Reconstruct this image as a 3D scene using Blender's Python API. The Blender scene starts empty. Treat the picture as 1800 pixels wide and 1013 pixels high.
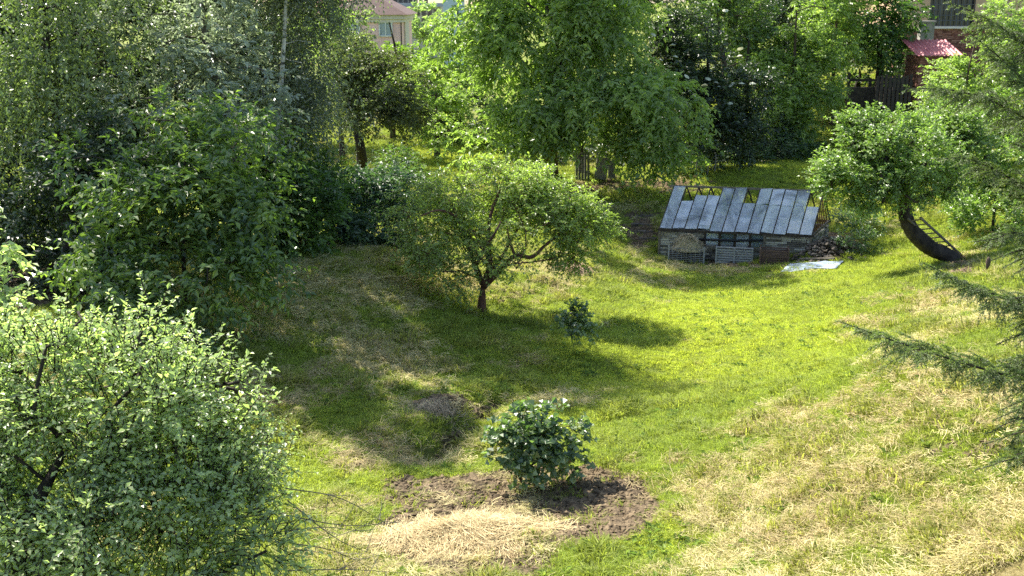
import bpy, math, random
import numpy as np
from mathutils import Vector, Matrix

# ------------------------------------------------------------------ camera, sky, sun
SC = bpy.context.scene
COL = SC.collection
CAMZ = 8.0
PITCH = math.radians(15.0)
F = 1900.0
cam_d = bpy.data.cameras.new('camera'); cam = bpy.data.objects.new('camera', cam_d); COL.objects.link(cam)
cam.location = (0, 0, CAMZ); cam.rotation_euler = (math.pi/2-PITCH, 0, 0)
cam_d.sensor_width = 36; cam_d.lens = 36*F/1800; cam_d.clip_start = 0.1; cam_d.clip_end = 3000
SC.camera = cam
SUN_EL = math.radians(47)
SUN_FROM = Vector((-0.66, 0.75, 0)).normalized()
w = bpy.data.worlds.new('World'); SC.world = w; w.use_nodes = True
nt = w.node_tree; bg = nt.nodes['Background']
sky = nt.nodes.new('ShaderNodeTexSky'); sky.sky_type = 'NISHITA'; sky.sun_disc = False
sky.sun_elevation = SUN_EL; sky.sun_rotation = math.atan2(SUN_FROM.x, SUN_FROM.y)
sky.air_density = 1.0; sky.dust_density = 1.5
nt.links.new(sky.outputs[0], bg.inputs[0]); bg.inputs[1].default_value = 0.12
sd = bpy.data.lights.new('sun', 'SUN'); sun = bpy.data.objects.new('sun', sd); COL.objects.link(sun)
sd.energy = 5.0; sd.angle = math.radians(0.6); sd.color = (1.0, 0.95, 0.84)
sv = Vector((SUN_FROM.x*math.cos(SUN_EL), SUN_FROM.y*math.cos(SUN_EL), math.sin(SUN_EL)))
sun.rotation_euler = sv.to_track_quat('Z', 'Y').to_euler(); sun.location = sv*80
SC.view_settings.view_transform = 'Standard'; SC.view_settings.look = 'None'
SC.view_settings.exposure = 1.42; SC.view_settings.gamma = 1.0
try:
    SC.cycles.max_bounces = 8; SC.cycles.diffuse_bounces = 4; SC.cycles.glossy_bounces = 2
    SC.cycles.transmission_bounces = 6; SC.cycles.transparent_max_bounces = 12
    SC.cycles.use_denoising = False; SC.cycles.sample_clamp_indirect = 6
    SC.cycles.caustics_reflective = False; SC.cycles.caustics_refractive = False
    SC.render.film_transparent = False
    SC.cycles.pixel_filter_type = 'BLACKMAN_HARRIS'
except Exception: pass

# ------------------------------------------------------------------ pixel rays -> world
FW = np.array([0, math.cos(PITCH), -math.sin(PITCH)]); UP = np.array([0, math.sin(PITCH), math.cos(PITCH)])
CAM = np.array([0, 0, CAMZ])
def ray(px, py):
    return FW + np.array([1, 0, 0])*((px-900)/F) - UP*((py-506.5)/F)
def P(px, py, Y):
    d = ray(px, py); return CAM + d*(Y/d[1])
def depth(p): return float(np.dot(np.asarray(p)-CAM, FW))
def topix(x, y, z):
    dz = z-CAMZ
    dep = y*FW[1]+dz*FW[2]; up = y*UP[1]+dz*UP[2]
    dep = np.maximum(dep, 0.5)
    return 900+F*x/dep, 506.5-F*up/dep

# ------------------------------------------------------------------ terrain
CT = [(900,1010,12.4),(500,1010,12.6),(0,1000,13.0),(1300,1000,11.8),(1800,1010,9.8),(905,855,15.6),(1300,800,15.7),(1800,700,14.6),
      (1600,850,13.3),(1010,605,23.2),(1250,560,27.0),(1500,600,21.5),(1790,480,24.5),(1690,455,32.5),(1290,458,38.0),(1160,455,38.2),(1420,455,37.0),
      (845,553,26.6),(700,650,21.5),(560,460,28.5),(640,540,24.6),(430,700,18.6),(350,590,21.2),(130,540,22.5),(-100,520,23),(720,450,31),
      (500,800,16.8),(300,800,17),(1000,720,19.2),(1150,650,22.3),(1440,268,56),(1300,300,49),(1150,325,48),(1000,318,48),(850,340,46),
      (780,262,58),(640,272,54),(1530,165,61),(1640,160,63),(1800,250,50),(1700,330,42),(1560,380,42),(1050,400,41),(960,495,31.5),(1200,520,31.5),
      (1450,500,31),(640,380,38),(200,400,34),(-200,400,34),(760,800,17.2),(1750,560,20.2)]
cps = []
for px, py, Y in CT: cps.append(P(px, py, Y))
for x, y, z in [(-40,0,2.5),(0,0,1.2),(40,0,4),(-45,30,3.0),(-45,70,1),(0,85,0.3),(-20,85,0.5),(45,30,5),(48,60,6),(30,85,5.5),(60,100,8),(-60,110,0),(0,130,0),
                (100,60,10),(-100,50,3),(0,-60,3),(-100,160,0),(100,160,8),(0,200,1),(7,5,2.4),(-8,5,1.2)]:
    cps.append(np.array([x, y, z]))
cps = np.array(cps)
def _tps(r2): return 0.5*r2*np.log(r2+1e-9)
n_ = len(cps); SCL = 30.0
A_ = np.zeros((n_+3, n_+3)); cx = cps[:, :2]/SCL
d2 = ((cx[:, None]-cx[None])**2).sum(-1)
A_[:n_, :n_] = _tps(d2)+np.eye(n_)*0.0006
A_[:n_, n_] = 1; A_[:n_, n_+1:] = cx; A_[n_, :n_] = 1; A_[n_+1:, :n_] = cx.T
W_ = np.linalg.solve(A_, np.concatenate([cps[:, 2], np.zeros(3)]))
def _lat(ix, iy, s):
    h = (ix*374761393 + iy*668265263 + s*974711) & 0x7fffffff
    h = ((h ^ (h >> 13))*1274126177) & 0x7fffffff
    return ((h ^ (h >> 16)) & 0xffff)/65535.0
def vnoise(x, y, s=0):
    x = np.asarray(x, float); y = np.asarray(y, float)
    ix = np.floor(x).astype(np.int64); iy = np.floor(y).astype(np.int64); fx = x-ix; fy = y-iy
    fx = fx*fx*(3-2*fx); fy = fy*fy*(3-2*fy)
    a = _lat(ix, iy, s); b = _lat(ix+1, iy, s); c = _lat(ix, iy+1, s); d = _lat(ix+1, iy+1, s)
    return (a*(1-fx)+b*fx)*(1-fy)+(c*(1-fx)+d*fx)*fy
def fbm(x, y, s=0, o=4):
    t = 0; a = 0.5
    for i in range(o): t = t+a*vnoise(x*2**i, y*2**i, s+i*7); a *= 0.5
    return t
def base_z(x, y):
    x = np.asarray(x, float); y = np.asarray(y, float); sh = x.shape
    xr = x.ravel(); yr = y.ravel()
    R = np.sqrt(xr**2+(yr-30)**2); k = np.minimum(1, 150/np.maximum(R, 1e-6))   # beyond 150 m the height stays level
    xq = xr*k/SCL; yq = ((yr-30)*k+30)/SCL
    out = np.zeros_like(xr)
    for i in range(0, len(xr), 20000):
        s = slice(i, i+20000)
        r2 = (xq[s, None]-cx[None, :, 0])**2+(yq[s, None]-cx[None, :, 1])**2
        out[s] = _tps(r2) @ W_[:n_] + W_[n_]+W_[n_+1]*xq[s]+W_[n_+2]*yq[s]
    return out.reshape(sh)
def hit0(px, py):
    d = ray(px, py); t = np.arange(6, 140, 0.05); p = CAM+d*(t/d[1])[:, None]
    h = base_z(p[:, 0], p[:, 1]); k = np.argmax(p[:, 2] < h)
    return p[k] if p[k, 2] < h[k] else p[-1]
# a shallow ditch, mounds: (pixel, radius m, height m)
BUMPS = [((872,700),.35,-.2),((852,720),.35,-.26),((834,738),.35,-.28),((814,755),.35,-.3),((794,770),.35,-.3),((774,786),.35,-.28),((752,799),.35,-.22),((725,808),.35,-.12),((820,690),.5,.16),((785,725),.6,.2),((740,760),.6,.2),
         ((1000,470),.9,.35),((950,500),.6,.2),((1060,455),.8,.2),((1000,880),.9,-.12),((900,950),.7,.06),((830,790),.5,.12),((1640,720),1.0,.15),
         ((1700,820),.9,.18),((590,480),2.4,.45),((720,470),1.8,.35),((1080,640),3.0,-.30),((1650,820),2.6,.45),((1720,620),2.6,.35),((1560,700),1.2,.12),((1460,445),1.1,.35),((1140,400),1.0,.25)]
BW = [(hit0(*b[0]), b[1], b[2]) for b in BUMPS]
def gz(x, y):
    z = base_z(x, y)
    for p, r, h in BW:
        z = z + h*np.exp(-((x-p[0])**2+(y-p[1])**2)/(r*r))
    near = np.clip((90-np.abs(y))/40, 0, 1)
    z = z + near*((fbm(x*.45, y*.45, 3, 3)-.45)*.22 + (fbm(x*2.2, y*2.2, 11, 3)-.45)*.11)
    return z
xs = np.concatenate([-np.geomspace(900, 26, 26), np.arange(-25, 27, .16), np.geomspace(27.5, 900, 26)])
ys = np.concatenate([[-300, -120, -50, -20, 0, 4], np.arange(7, 36, .15), np.arange(36, 72, .3), np.geomspace(73, 1500, 40)])
GX, GY = np.meshgrid(xs, ys); GZ = gz(GX, GY)
def z_at(x, y):
    x = np.asarray(x, float); y = np.asarray(y, float)
    i = np.clip(np.searchsorted(xs, x)-1, 0, len(xs)-2); j = np.clip(np.searchsorted(ys, y)-1, 0, len(ys)-2)
    fx = (x-xs[i])/(xs[i+1]-xs[i]); fy = (y-ys[j])/(ys[j+1]-ys[j])
    return (GZ[j, i]*(1-fx)+GZ[j, i+1]*fx)*(1-fy)+(GZ[j+1, i]*(1-fx)+GZ[j+1, i+1]*fx)*fy
def G(px, py):
    """the point of the ground seen at a pixel of the photograph"""
    d = ray(px, py); t = np.arange(6, 140, 0.02); p = CAM+d*(t/d[1])[:, None]
    h = z_at(p[:, 0], p[:, 1]); k = np.argmax(p[:, 2] < h)
    q = p[k].copy(); q[2] = h[k]; return q
def on(x, y): return np.array([x, y, float(z_at(x, y))])

# ------------------------------------------------------------------ mesh helpers
def mesh(name, V, Fc, mat=None, parent=None, attrs=None, smooth=False, loc=None):
    V = np.asarray(V, np.float32).reshape(-1, 3).copy()
    me = bpy.data.meshes.new(name)
    if parent is not None and loc is None: V -= np.array(parent.location, np.float32)
    if loc is not None: V -= np.asarray(loc, np.float32)
    if isinstance(Fc, np.ndarray):
        n, k = Fc.shape
        me.vertices.add(len(V)); me.vertices.foreach_set('co', V.ravel())
        me.loops.add(n*k); me.loops.foreach_set('vertex_index', Fc.astype(np.int32).ravel())
        me.polygons.add(n); me.polygons.foreach_set('loop_start', np.arange(0, n*k, k, dtype=np.int32))
        try: me.polygons.foreach_set('loop_total', np.full(n, k, np.int32))
        except Exception: pass
    else:
        me.from_pydata([tuple(map(float, v)) for v in V], [], [tuple(map(int, f)) for f in Fc])
    if attrs:
        for a, v in attrs.items():
            v = np.asarray(v, np.float32)
            if v.ndim == 1:
                at = me.attributes.new(a, 'FLOAT', 'POINT'); at.data.foreach_set('value', v)
            else:
                at = me.attributes.new(a, 'FLOAT_VECTOR', 'POINT'); at.data.foreach_set('vector', v.ravel())
    me.update(calc_edges=True)
    me.polygons.foreach_set('use_smooth', np.full(len(me.polygons), smooth))
    me.validate()
    if mat is not None:
        for m in (mat if isinstance(mat, (list, tuple)) else [mat]): me.materials.append(m)
    o = bpy.data.objects.new(name, me); COL.objects.link(o)
    if loc is not None: o.location = tuple(map(float, loc))
    if parent is not None:
        o.parent = parent
    return o
def tag(o, label=None, cat=None, group=None, kind=None):
    if label: o['label'] = label
    if cat: o['category'] = cat
    if group: o['group'] = group
    if kind: o['kind'] = kind
    return o
def thing(name, label, cat, loc, group=None, rz=0):
    o = bpy.data.objects.new(name, None); COL.objects.link(o); o.empty_display_size = .2
    o.location = tuple(map(float, loc)); o.rotation_euler = (0, 0, rz)
    return tag(o, label, cat, group)
class MB:
    """collects boxes, beams, tubes in local or world coordinates"""
    def __init__(s): s.v = []; s.f = []
    def add(s, V, Fc):
        b = len(s.v); s.v += [tuple(map(float, p)) for p in V]; s.f += [tuple(b+i for i in f) for f in Fc]; return s
    def box(s, c, size, rz=0, ax=None, jit=0, rng=None):
        c = np.asarray(c, float); h = np.asarray(size, float)/2
        if ax is None: ax = np.array([[math.cos(rz), math.sin(rz), 0], [-math.sin(rz), math.cos(rz), 0], [0, 0, 1]])
        V = []
        for sx, sy, sz in [(-1,-1,-1),(1,-1,-1),(1,1,-1),(-1,1,-1),(-1,-1,1),(1,-1,1),(1,1,1),(-1,1,1)]:
            q = c+ax[0]*sx*h[0]+ax[1]*sy*h[1]+ax[2]*sz*h[2]
            if jit: q = q+(rng.random(3)-.5)*jit
            V.append(q)
        return s.add(V, [(0,3,2,1),(4,5,6,7),(0,1,5,4),(1,2,6,5),(2,3,7,6),(3,0,4,7)])
    def beam(s, a, b, w, h, up=(0,0,1)):
        a = np.asarray(a, float); b = np.asarray(b, float); d = b-a; L = np.linalg.norm(d); d /= L
        u = np.asarray(up, float); sd_ = np.cross(d, u)
        if np.linalg.norm(sd_) < 1e-3: sd_ = np.cross(d, [1, 0, 0])
        sd_ /= np.linalg.norm(sd_); u = np.cross(sd_, d)
        return s.box((a+b)/2, (L, w, h), ax=np.array([d, sd_, u]))
    def tube(s, pts, rad, n=8, cap=True):
        V, Fc = tube(pts, rad, n); s.add(V, Fc.tolist())
        if cap:
            b = len(s.v)-len(V); s.f.append(tuple(b+i for i in range(n))[::-1]); s.f.append(tuple(b+len(V)-n+i for i in range(n)))
        return s
    def build(s, name, mat, parent=None, smooth=False, loc=None, bevel=0):
        me = bpy.data.meshes.new(name); V = s.v
        if loc is not None: V = [tuple(np.array(p)-np.asarray(loc)) for p in V]
        me.from_pydata(V, [], s.f); me.update(); me.materials.append(mat)
        if smooth: me.polygons.foreach_set('use_smooth', [True]*len(me.polygons))
        o = bpy.data.objects.new(name, me); COL.objects.link(o)
        if loc is not None: o.location = tuple(map(float, loc))
        if parent is not None: o.parent = parent
        if bevel:
            m = o.modifiers.new('bevel', 'BEVEL'); m.width = bevel; m.segments = 2; m.limit_method = 'ANGLE'
        return o
def tube(pts, rad, n=8):
    pts = np.asarray(pts, float); rad = np.broadcast_to(np.asarray(rad, float), (len(pts),))
    T = np.gradient(pts, axis=0); T /= np.linalg.norm(T, axis=1)[:, None]+1e-9
    ref = np.array([0.13, 0.31, 0.94]); V = []
    for p, t, r in zip(pts, T, rad):
        a = np.cross(t, ref)
        if np.linalg.norm(a) < .15: a = np.cross(t, [1, 0, 0])
        a /= np.linalg.norm(a); b = np.cross(t, a)
        an = np.arange(n)*2*math.pi/n
        V.append(p+r*(np.cos(an)[:, None]*a+np.sin(an)[:, None]*b))
    V = np.concatenate(V); m = len(pts)
    i = np.arange(m-1)[:, None]*n; j = np.arange(n)[None]; k = (j+1) % n
    Fc = np.stack([i+j, i+k, i+n+k, i+n+j], -1).reshape(-1, 4)
    return V, Fc
def join(parts):
    Vs = []; Fs = []; b = 0
    for V, Fc in parts: Vs.append(V); Fs.append(Fc+b); b += len(V)
    return np.concatenate(Vs), np.concatenate(Fs)
def curve(pts, n=10):
    """Catmull-Rom through the points"""
    p = np.asarray(pts, float); p = np.vstack([2*p[0]-p[1], p, 2*p[-1]-p[-2]]); out = []
    for i in range(1, len(p)-2):
        for t in np.linspace(0, 1, n, endpoint=False):
            out.append(.5*((2*p[i])+(-p[i-1]+p[i+1])*t+(2*p[i-1]-5*p[i]+4*p[i+1]-p[i+2])*t*t+(-p[i-1]+3*p[i]-3*p[i+1]+p[i+2])*t**3))
    out.append(p[-2]); return np.array(out)

# ------------------------------------------------------------------ materials
def newmat(name):
    m = bpy.data.materials.new(name); m.use_nodes = True; t = m.node_tree
    return m, t, t.nodes, t.links, t.nodes['Principled BSDF']
def ramp(N, L, src, stops):
    r = N.new('ShaderNodeValToRGB'); L.new(src, r.inputs[0]); e = r.color_ramp.elements
    while len(e) < len(stops): e.new(.5)
    for el, (p, c) in zip(e, stops): el.position = p; el.color = (*c, 1)
    return r.outputs[0]
def noise(N, L, scale, detail=4, rough=.6, vec=None, dist=0):
    n = N.new('ShaderNodeTexNoise'); n.inputs['Scale'].default_value = scale; n.inputs['Detail'].default_value = detail
    n.inputs['Roughness'].default_value = rough; n.inputs['Distortion'].default_value = dist
    if vec is None:
        tc = N.new('ShaderNodeTexCoord'); vec = tc.outputs['Object']
    L.new(vec, n.inputs['Vector']); return n
def plain(name, c1, c2, scale=3, rough=.8, bump=.3, bscale=None, metal=0, spec=.3, stretch=None):
    m, t, N, L, b = newmat(name)
    tc = N.new('ShaderNodeTexCoord'); vec = tc.outputs['Object']
    if stretch:
        mp = N.new('ShaderNodeMapping'); mp.inputs['Scale'].default_value = stretch; L.new(vec, mp.inputs[0]); vec = mp.outputs[0]
    n = noise(N, L, scale, 6, .65, vec); L.new(ramp(N, L, n.outputs[0], [(.3, c1), (.7, c2)]), b.inputs['Base Color'])
    b.inputs['Roughness'].default_value = rough; b.inputs['Metallic'].default_value = metal
    b.inputs['Specular IOR Level'].default_value = spec
    if bump:
        n2 = noise(N, L, bscale or scale*4, 5, .6, vec); bp = N.new('ShaderNodeBump'); bp.inputs['Strength'].default_value = bump
        bp.inputs['Distance'].default_value = .03; L.new(n2.outputs[0], bp.inputs['Height']); L.new(bp.outputs[0], b.inputs['Normal'])
    return m
def leafmat(name, dark, mid, light, trans=.4, rough=.45, spec=.5, tcol=None, nscale=.8):
    """leaf: glossy upper surface and light coming through; colour differs leaf by leaf and bough by bough"""
    m, t, N, L, b = newmat(name)
    at = N.new('ShaderNodeAttribute'); at.attribute_name = 'tint'
    n = noise(N, L, nscale, 2, .5)
    mx = N.new('ShaderNodeMath'); mx.operation = 'MULTIPLY_ADD'; mx.inputs[1].default_value = .9; L.new(n.outputs[0], mx.inputs[0]); 
    sb = N.new('ShaderNodeMath'); sb.operation = 'MULTIPLY_ADD'; sb.inputs[1].default_value = .62; sb.inputs[2].default_value = -.26
    L.new(at.outputs['Fac'], sb.inputs[0]); L.new(sb.outputs[0], mx.inputs[2])
    c = ramp(N, L, mx.outputs[0], [(.15, dark), (.5, mid), (.9, light)])
    L.new(c, b.inputs['Base Color']); b.inputs['Roughness'].default_value = rough; b.inputs['Specular IOR Level'].default_value = spec
    tr = N.new('ShaderNodeBsdfTranslucent')
    mc = N.new('ShaderNodeMix'); mc.data_type = 'RGBA'; mc.blend_type = 'MULTIPLY'; mc.inputs[0].default_value = 1
    L.new(c, mc.inputs[6]); mc.inputs[7].default_value = (*(tcol or (1.35, 1.7, .7)), 1); L.new(mc.outputs[2], tr.inputs[0])
    ms = N.new('ShaderNodeMixShader'); ms.inputs[0].default_value = trans
    L.new(b.outputs[0], ms.inputs[1]); L.new(tr.outputs[0], ms.inputs[2]); L.new(ms.outputs[0], N['Material Output'].inputs[0])
    return m
BARK = plain('bark_brown', (.035,.024,.018), (.13,.09,.065), 6, .9, .8, 14, stretch=(1,1,.3))
BARK_RED = plain('bark_red_brown', (.05,.022,.016), (.17,.085,.06), 8, .85, .7, 16, stretch=(1,1,.3))
BARK_DARK = plain('bark_dark', (.012,.010,.008), (.06,.045,.035), 7, .9, .9, 14, stretch=(1,1,.3))
BARK_GREY = plain('bark_grey', (.06,.055,.045), (.2,.18,.15), 6, .9, .6, 12, stretch=(1,1,.3))
def birchmat():
    m, t, N, L, b = newmat('birch_bark')
    tc = N.new('ShaderNodeTexCoord'); mp = N.new('ShaderNodeMapping'); mp.inputs['Scale'].default_value = (1.5, 1.5, 6); L.new(tc.outputs['Object'], mp.inputs[0])
    n = noise(N, L, 1.2, 5, .7, mp.outputs[0])
    L.new(ramp(N, L, n.outputs[0], [(.36, (.03,.028,.025)), (.44, (.5,.48,.44)), (.8, (.75,.73,.68))]), b.inputs['Base Color']); b.inputs['Roughness'].default_value = .7
    return m
BIRCH = birchmat()

# ------------------------------------------------------------------ foliage
def unit(v): return v/(np.linalg.norm(v, axis=-1, keepdims=True)+1e-9)
def leaf_quads(p, d, nrm, ll, lw, fold=.25):
    """two triangles a leaf, folded on the midrib"""
    side = unit(np.cross(d, nrm)); nn = unit(np.cross(side, d))
    ll = ll[:, None]; lw = lw[:, None]
    mid = p+d*ll*.45
    V = np.stack([p, mid-side*lw*.5+nn*lw*fold, p+d*ll-nn*ll*.08, mid+side*lw*.5+nn*lw*fold], 1)
    return V
def leaf_faces(n):
    b = np.arange(n)[:, None]*4
    return np.concatenate([b+np.array([0, 1, 2]), b+np.array([0, 2, 3])], 1).reshape(-1, 3)
def twigs(base, dirs, rng, tl, k, ll, lw, droop, flat=.5, side=.9):
    """k leaves along each of M drooping twigs -> leaf verts, tint per leaf, and the twig polylines"""
    M = len(base); L = tl*(.6+.8*rng.random(M))
    t = (np.arange(k)+.6)/k
    t = np.clip(t[None]+.06*rng.standard_normal((M, k)), .05, 1)
    up = np.array([0, 0, 1.])
    pos = base[:, None]+dirs[:, None]*(L[:, None]*t)[..., None]-up*(droop*L[:, None]*t**2)[..., None]
    tang = unit(dirs[:, None]-up*(2*droop*t)[..., None])
    sd_ = unit(np.cross(tang, up+.3*rng.standard_normal((M, 1, 3))))
    sgn = np.where((np.arange(k) % 2) == 0, 1., -1.)[None, :, None]
    ld = unit(tang*.7+sd_*sgn*side+.35*rng.standard_normal((M, k, 3))-up*(.25*min(droop*2, 1)))
    nr = unit(up*flat+dirs[:, None]*.45*flat+.5*rng.standard_normal((M, k, 3)))
    sz = (.5+.85*rng.random((M, k)))
    tint = np.clip(rng.random((M, 1))*.55+rng.random((M, k))*.45+.15*(t-.5), 0, 1)+.45*(rng.random((M, k)) > .965)
    V = leaf_quads(pos.reshape(-1, 3), ld.reshape(-1, 3), nr.reshape(-1, 3), (ll*sz).ravel(), (lw*sz).ravel())
    tp = np.array([0, .5, 1.])
    tw = base[:, None]+dirs[:, None]*(L[:, None]*tp)[..., None]-up*(droop*L[:, None]*tp**2)[..., None]
    return V, tint.ravel(), tw
def blob(px, py, Y, rpx, rpy, ry=None):
    """an ellipsoid of foliage: centre seen at a pixel from Y metres, radii given in pixels, real size in metres"""
    c = P(px, py, Y); s = depth(c)/F
    return (c, np.array([rpx*s, (ry if ry is not None else .8*rpx*s), rpy*s]))
def skeleton(fixed, frad, nodes, rng, rmin=.012, sides=6, wob=.12):
    """limbs from the trunk to every clump of the crown; radii follow what each limb carries"""
    pts = [np.asarray(p, float) for p in fixed]; par = [-1]+list(range(len(fixed)-1)); nf = len(fixed)
    start = nf//2 if nf > 2 else nf-1
    top = pts[-1]; order = np.argsort(np.linalg.norm(nodes-top, axis=1))
    plen = [0.]*nf
    for i in order:
        q = nodes[i]; arr = np.array(pts[start:]); d = np.linalg.norm(arr-q, axis=1)
        below = np.maximum(0, arr[:, 2]-q[2])
        cost = d+.12*np.array(plen[start:])+.9*below
        j = int(np.argmin(cost))+start
        a = pts[j]; m = (a+q)/2+rng.standard_normal(3)*wob*np.linalg.norm(q-a)
        m[2] += .05*np.linalg.norm(q-a)
        pts.append(m); par.append(j); plen.append(plen[j]+d[j-start]/2)
        pts.append(q); par.append(len(pts)-2); plen.append(plen[j]+d[j-start])
    cnt = np.zeros(len(pts))
    for i in range(len(pts)-1, nf-1, -1):
        cnt[i] = max(cnt[i], 1); cnt[par[i]] += cnt[i] if i % 1 == 0 else 0
    tot = max(cnt[nf:].max() if len(cnt) > nf else 1, 1); rt = frad[-1]
    rt = min(rt, .16); rad = np.minimum(rt*.9, rmin+(rt*.85-rmin)*np.sqrt(cnt/max(tot, 8)))
    rad[:nf] = frad
    parts = [tube(np.array(pts[:nf]), np.array(frad), max(sides, 8))]
    for i in range(nf, len(pts)):
        j = par[i]; r0 = rad[i] if j < nf else min(rad[j], rad[i]*1.5)
        parts.append(tube(np.array([pts[j], (pts[j]+pts[i])/2, pts[i]]), np.array([max(r0, rad[i]), (r0+rad[i])/2, rad[i]*.9]), sides if rad[i] > .02 else 4))
    return parts
def crown(blobs, rng, sp, lai, sub=None):
    """clump centres + twig bases and directions through the crown's volume"""
    cc = []; TB = []; TD = []
    a = .55*sp['ll']*sp['lw']
    for c, r in blobs:
        A = math.pi*r[0]*r[2]; nl = lai*1.6*A/a; nt_ = max(6, int(nl/sp['k']))
        rs = sub or min(max(.30*float(np.mean(r)), sp['tl']*.8), 1.0)
        ns = int(np.clip(1.75*(np.prod(r)**(1/3)/rs)**2, 5, 80))
        d = unit(rng.standard_normal((ns, 3))); rr = .45+.5*rng.random(ns)**.7
        C = c+d*r*rr[:, None]; cc.append(C)
        sz = rs*(.6+.8*rng.random(ns)); pr = sz**2/np.sum(sz**2)
        idx = rng.choice(ns, nt_, p=pr)
        dd = unit(rng.standard_normal((nt_, 3))); q = C[idx]+dd*sz[idx][:, None]*(rng.random(nt_)**.36)[:, None]*np.array([1, 1, .75])
        out = unit((q-c)/r)
        TB.append(q); TD.append(unit(out*sp.get('out', .8)+dd*.5+rng.standard_normal((nt_, 3))*.35+np.array([0, 0, sp.get('up', .2)])))
    return np.concatenate(cc), np.concatenate(TB), np.concatenate(TD)
NLEAF = [0]
def tree(name, label, cat, blobs, sp, lm, bm=None, taper=.8, lai=3., base=None, trunk=None, tr=.15, group=None, seed=1, stems=False, sub=None, nskel=60, extra=None):
    rng = np.random.default_rng(seed)
    cc, TB, TD = crown(blobs, rng, sp, lai, sub)
    mc = np.mean([b[0] for b in blobs], 0)
    if base is None: base = on(mc[0], mc[1])
    base = np.asarray(base, float).copy()
    if trunk is None:
        lo = min(b[0][2]-b[1][2]*.3 for b in blobs); hi = max(b[0][2] for b in blobs)
        top = np.array([mc[0], mc[1], hi]); k1 = base+np.array([rng.normal()*.12, rng.normal()*.12, max(.3, (lo-base[2])*.7)])
        trunk = [base-np.array([0, 0, .25]), k1, (k1*.5+top*.5)+rng.normal(size=3)*.15, top]
    tp = curve(trunk, 10); f = np.linspace(0, 1, len(tp)); frad = tr*(1-taper*f)
    frad[0] *= 1.35; frad[1] *= 1.15
    root = thing(name, label, cat, base, group)
    nodes = cc if len(cc) <= nskel else cc[rng.choice(len(cc), nskel, replace=False)]
    parts = skeleton(tp, frad, nodes, rng, sides=6)
    tv0, tf0 = parts[0]; nn_ = len(tp); ax_ = np.repeat(tp, len(tv0)//nn_, 0); rr_ = tv0-ax_; an_ = np.tile(np.arange(len(tv0)//nn_)*.9, nn_)   # knotty, ridged bark
    parts[0] = (ax_+rr_*(.84+.36*fbm(an_*1.7+seed, np.repeat(np.arange(nn_), len(tv0)//nn_)*.45, seed, 3))[:, None], tf0)
    V, tint, tw = twigs(TB, TD, rng, sp['tl'], sp['k'], sp['ll'], sp['lw'], sp['droop'], sp.get('flat', .6))
    if stems:
        M = len(tw); r = np.array([.004, .003, .0015]); an = np.arange(3)*2*math.pi/3
        off = np.stack([np.cos(an), np.sin(an), 0*an], 1)
        off2 = np.stack([np.cos(an), 0*an, np.sin(an)], 1)
        VV = tw[:, :, None]+(off+off2*.7)[None, None]*r[None, :, None, None]
        b = np.arange(M)[:, None, None]*9+np.array([0, 3])[None, :, None]; j = np.arange(3)[None, None]; k = (j+1) % 3
        FF = np.stack([b+j, b+k, b+3+k, b+3+j], -1).reshape(-1, 4); parts.append((VV.reshape(-1, 3), FF))
    tv, tf = join(parts); mesh('trunk', tv, tf, bm or BARK, root, smooth=True)
    mesh('crown', V.reshape(-1, 3), leaf_faces(len(V)), lm, root, {'tint': np.repeat(tint, 4)})
    NLEAF[0] += len(V)
    return root
# leaf kinds: tl twig length, k leaves a twig, ll/lw leaf length and width
APPLE = dict(tl=.28, k=9, ll=.085, lw=.046, droop=.15, up=.35, out=.7, flat=1.3)
FINE = dict(tl=.40, k=12, ll=.10, lw=.055, droop=.25, up=.2, flat=1.2)
BROAD = dict(tl=.55, k=9, ll=.20, lw=.10, droop=.35, up=.1, flat=1.2)
WALNUT = dict(tl=.60, k=9, ll=.19, lw=.085, droop=.55, up=.05, flat=.8)
WEEP = dict(tl=1.5, k=24, ll=.12, lw=.06, droop=1.25, up=-.1, out=.35, flat=.3)
MID = dict(tl=.45, k=10, ll=.14, lw=.075, droop=.3, up=.15, flat=1.0)
CURR = dict(tl=.16, k=6, ll=.085, lw=.09, droop=.15, up=.25, flat=1.1)
#SECTION_GROUND
# ------------------------------------------------------------------ ground
def blobmask(px, py, L_):
    m = np.zeros_like(px)
    for x, y, rx, ry, a in L_:
        m = np.maximum(m, a*np.exp(-(((px-x)/rx)**2+((py-y)/ry)**2)**1.5))
    return m
DRY = [(1700,880,430,300,.85),(1380,960,330,170,.55),(1600,640,170,110,.6),(1690,560,140,60,.6),(620,500,230,75,1.15),(960,480,110,45,.9),(1250,478,200,28,.75),
       (700,810,160,60,.6),(1130,410,50,60,.5),(840,930,190,110,.8),(760,715,80,24,.5),(640,930,130,110,.45),(930,640,60,30,.3),(1100,560,120,20,.4),(1480,720,200,60,.4),(1010,700,60,20,.2),(520,600,260,110,.75)]
SOIL = [(1035,885,122,72,1.3),(960,850,135,42,1.2),(800,872,140,42,1.1),(820,945,165,75,1.3),(900,985,90,40,.8),(860,980,60,25,.8),(775,708,62,18,.9),(850,722,26,20,.8),(800,770,38,24,.8),(1110,326,160,11,1.),(1465,435,60,28,1.),
        (1130,400,36,40,.9),(1700,800,110,40,.55),(1290,464,130,8,.8),(640,805,40,20,.5),(910,520,70,12,.5),(1690,470,60,20,.8),(1340,300,140,12,.3),(50,480,200,70,.9),(760,800,30,16,.6)]
LUSH = [(1300,590,260,110,1.),(1150,640,200,70,.8),(800,275,120,30,1.),(1380,300,150,40,.9),(640,840,120,60,.5),(1150,950,120,40,.7),(1480,480,140,60,.8),(1000,750,140,40,.6),(480,850,200,60,.5)]
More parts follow.
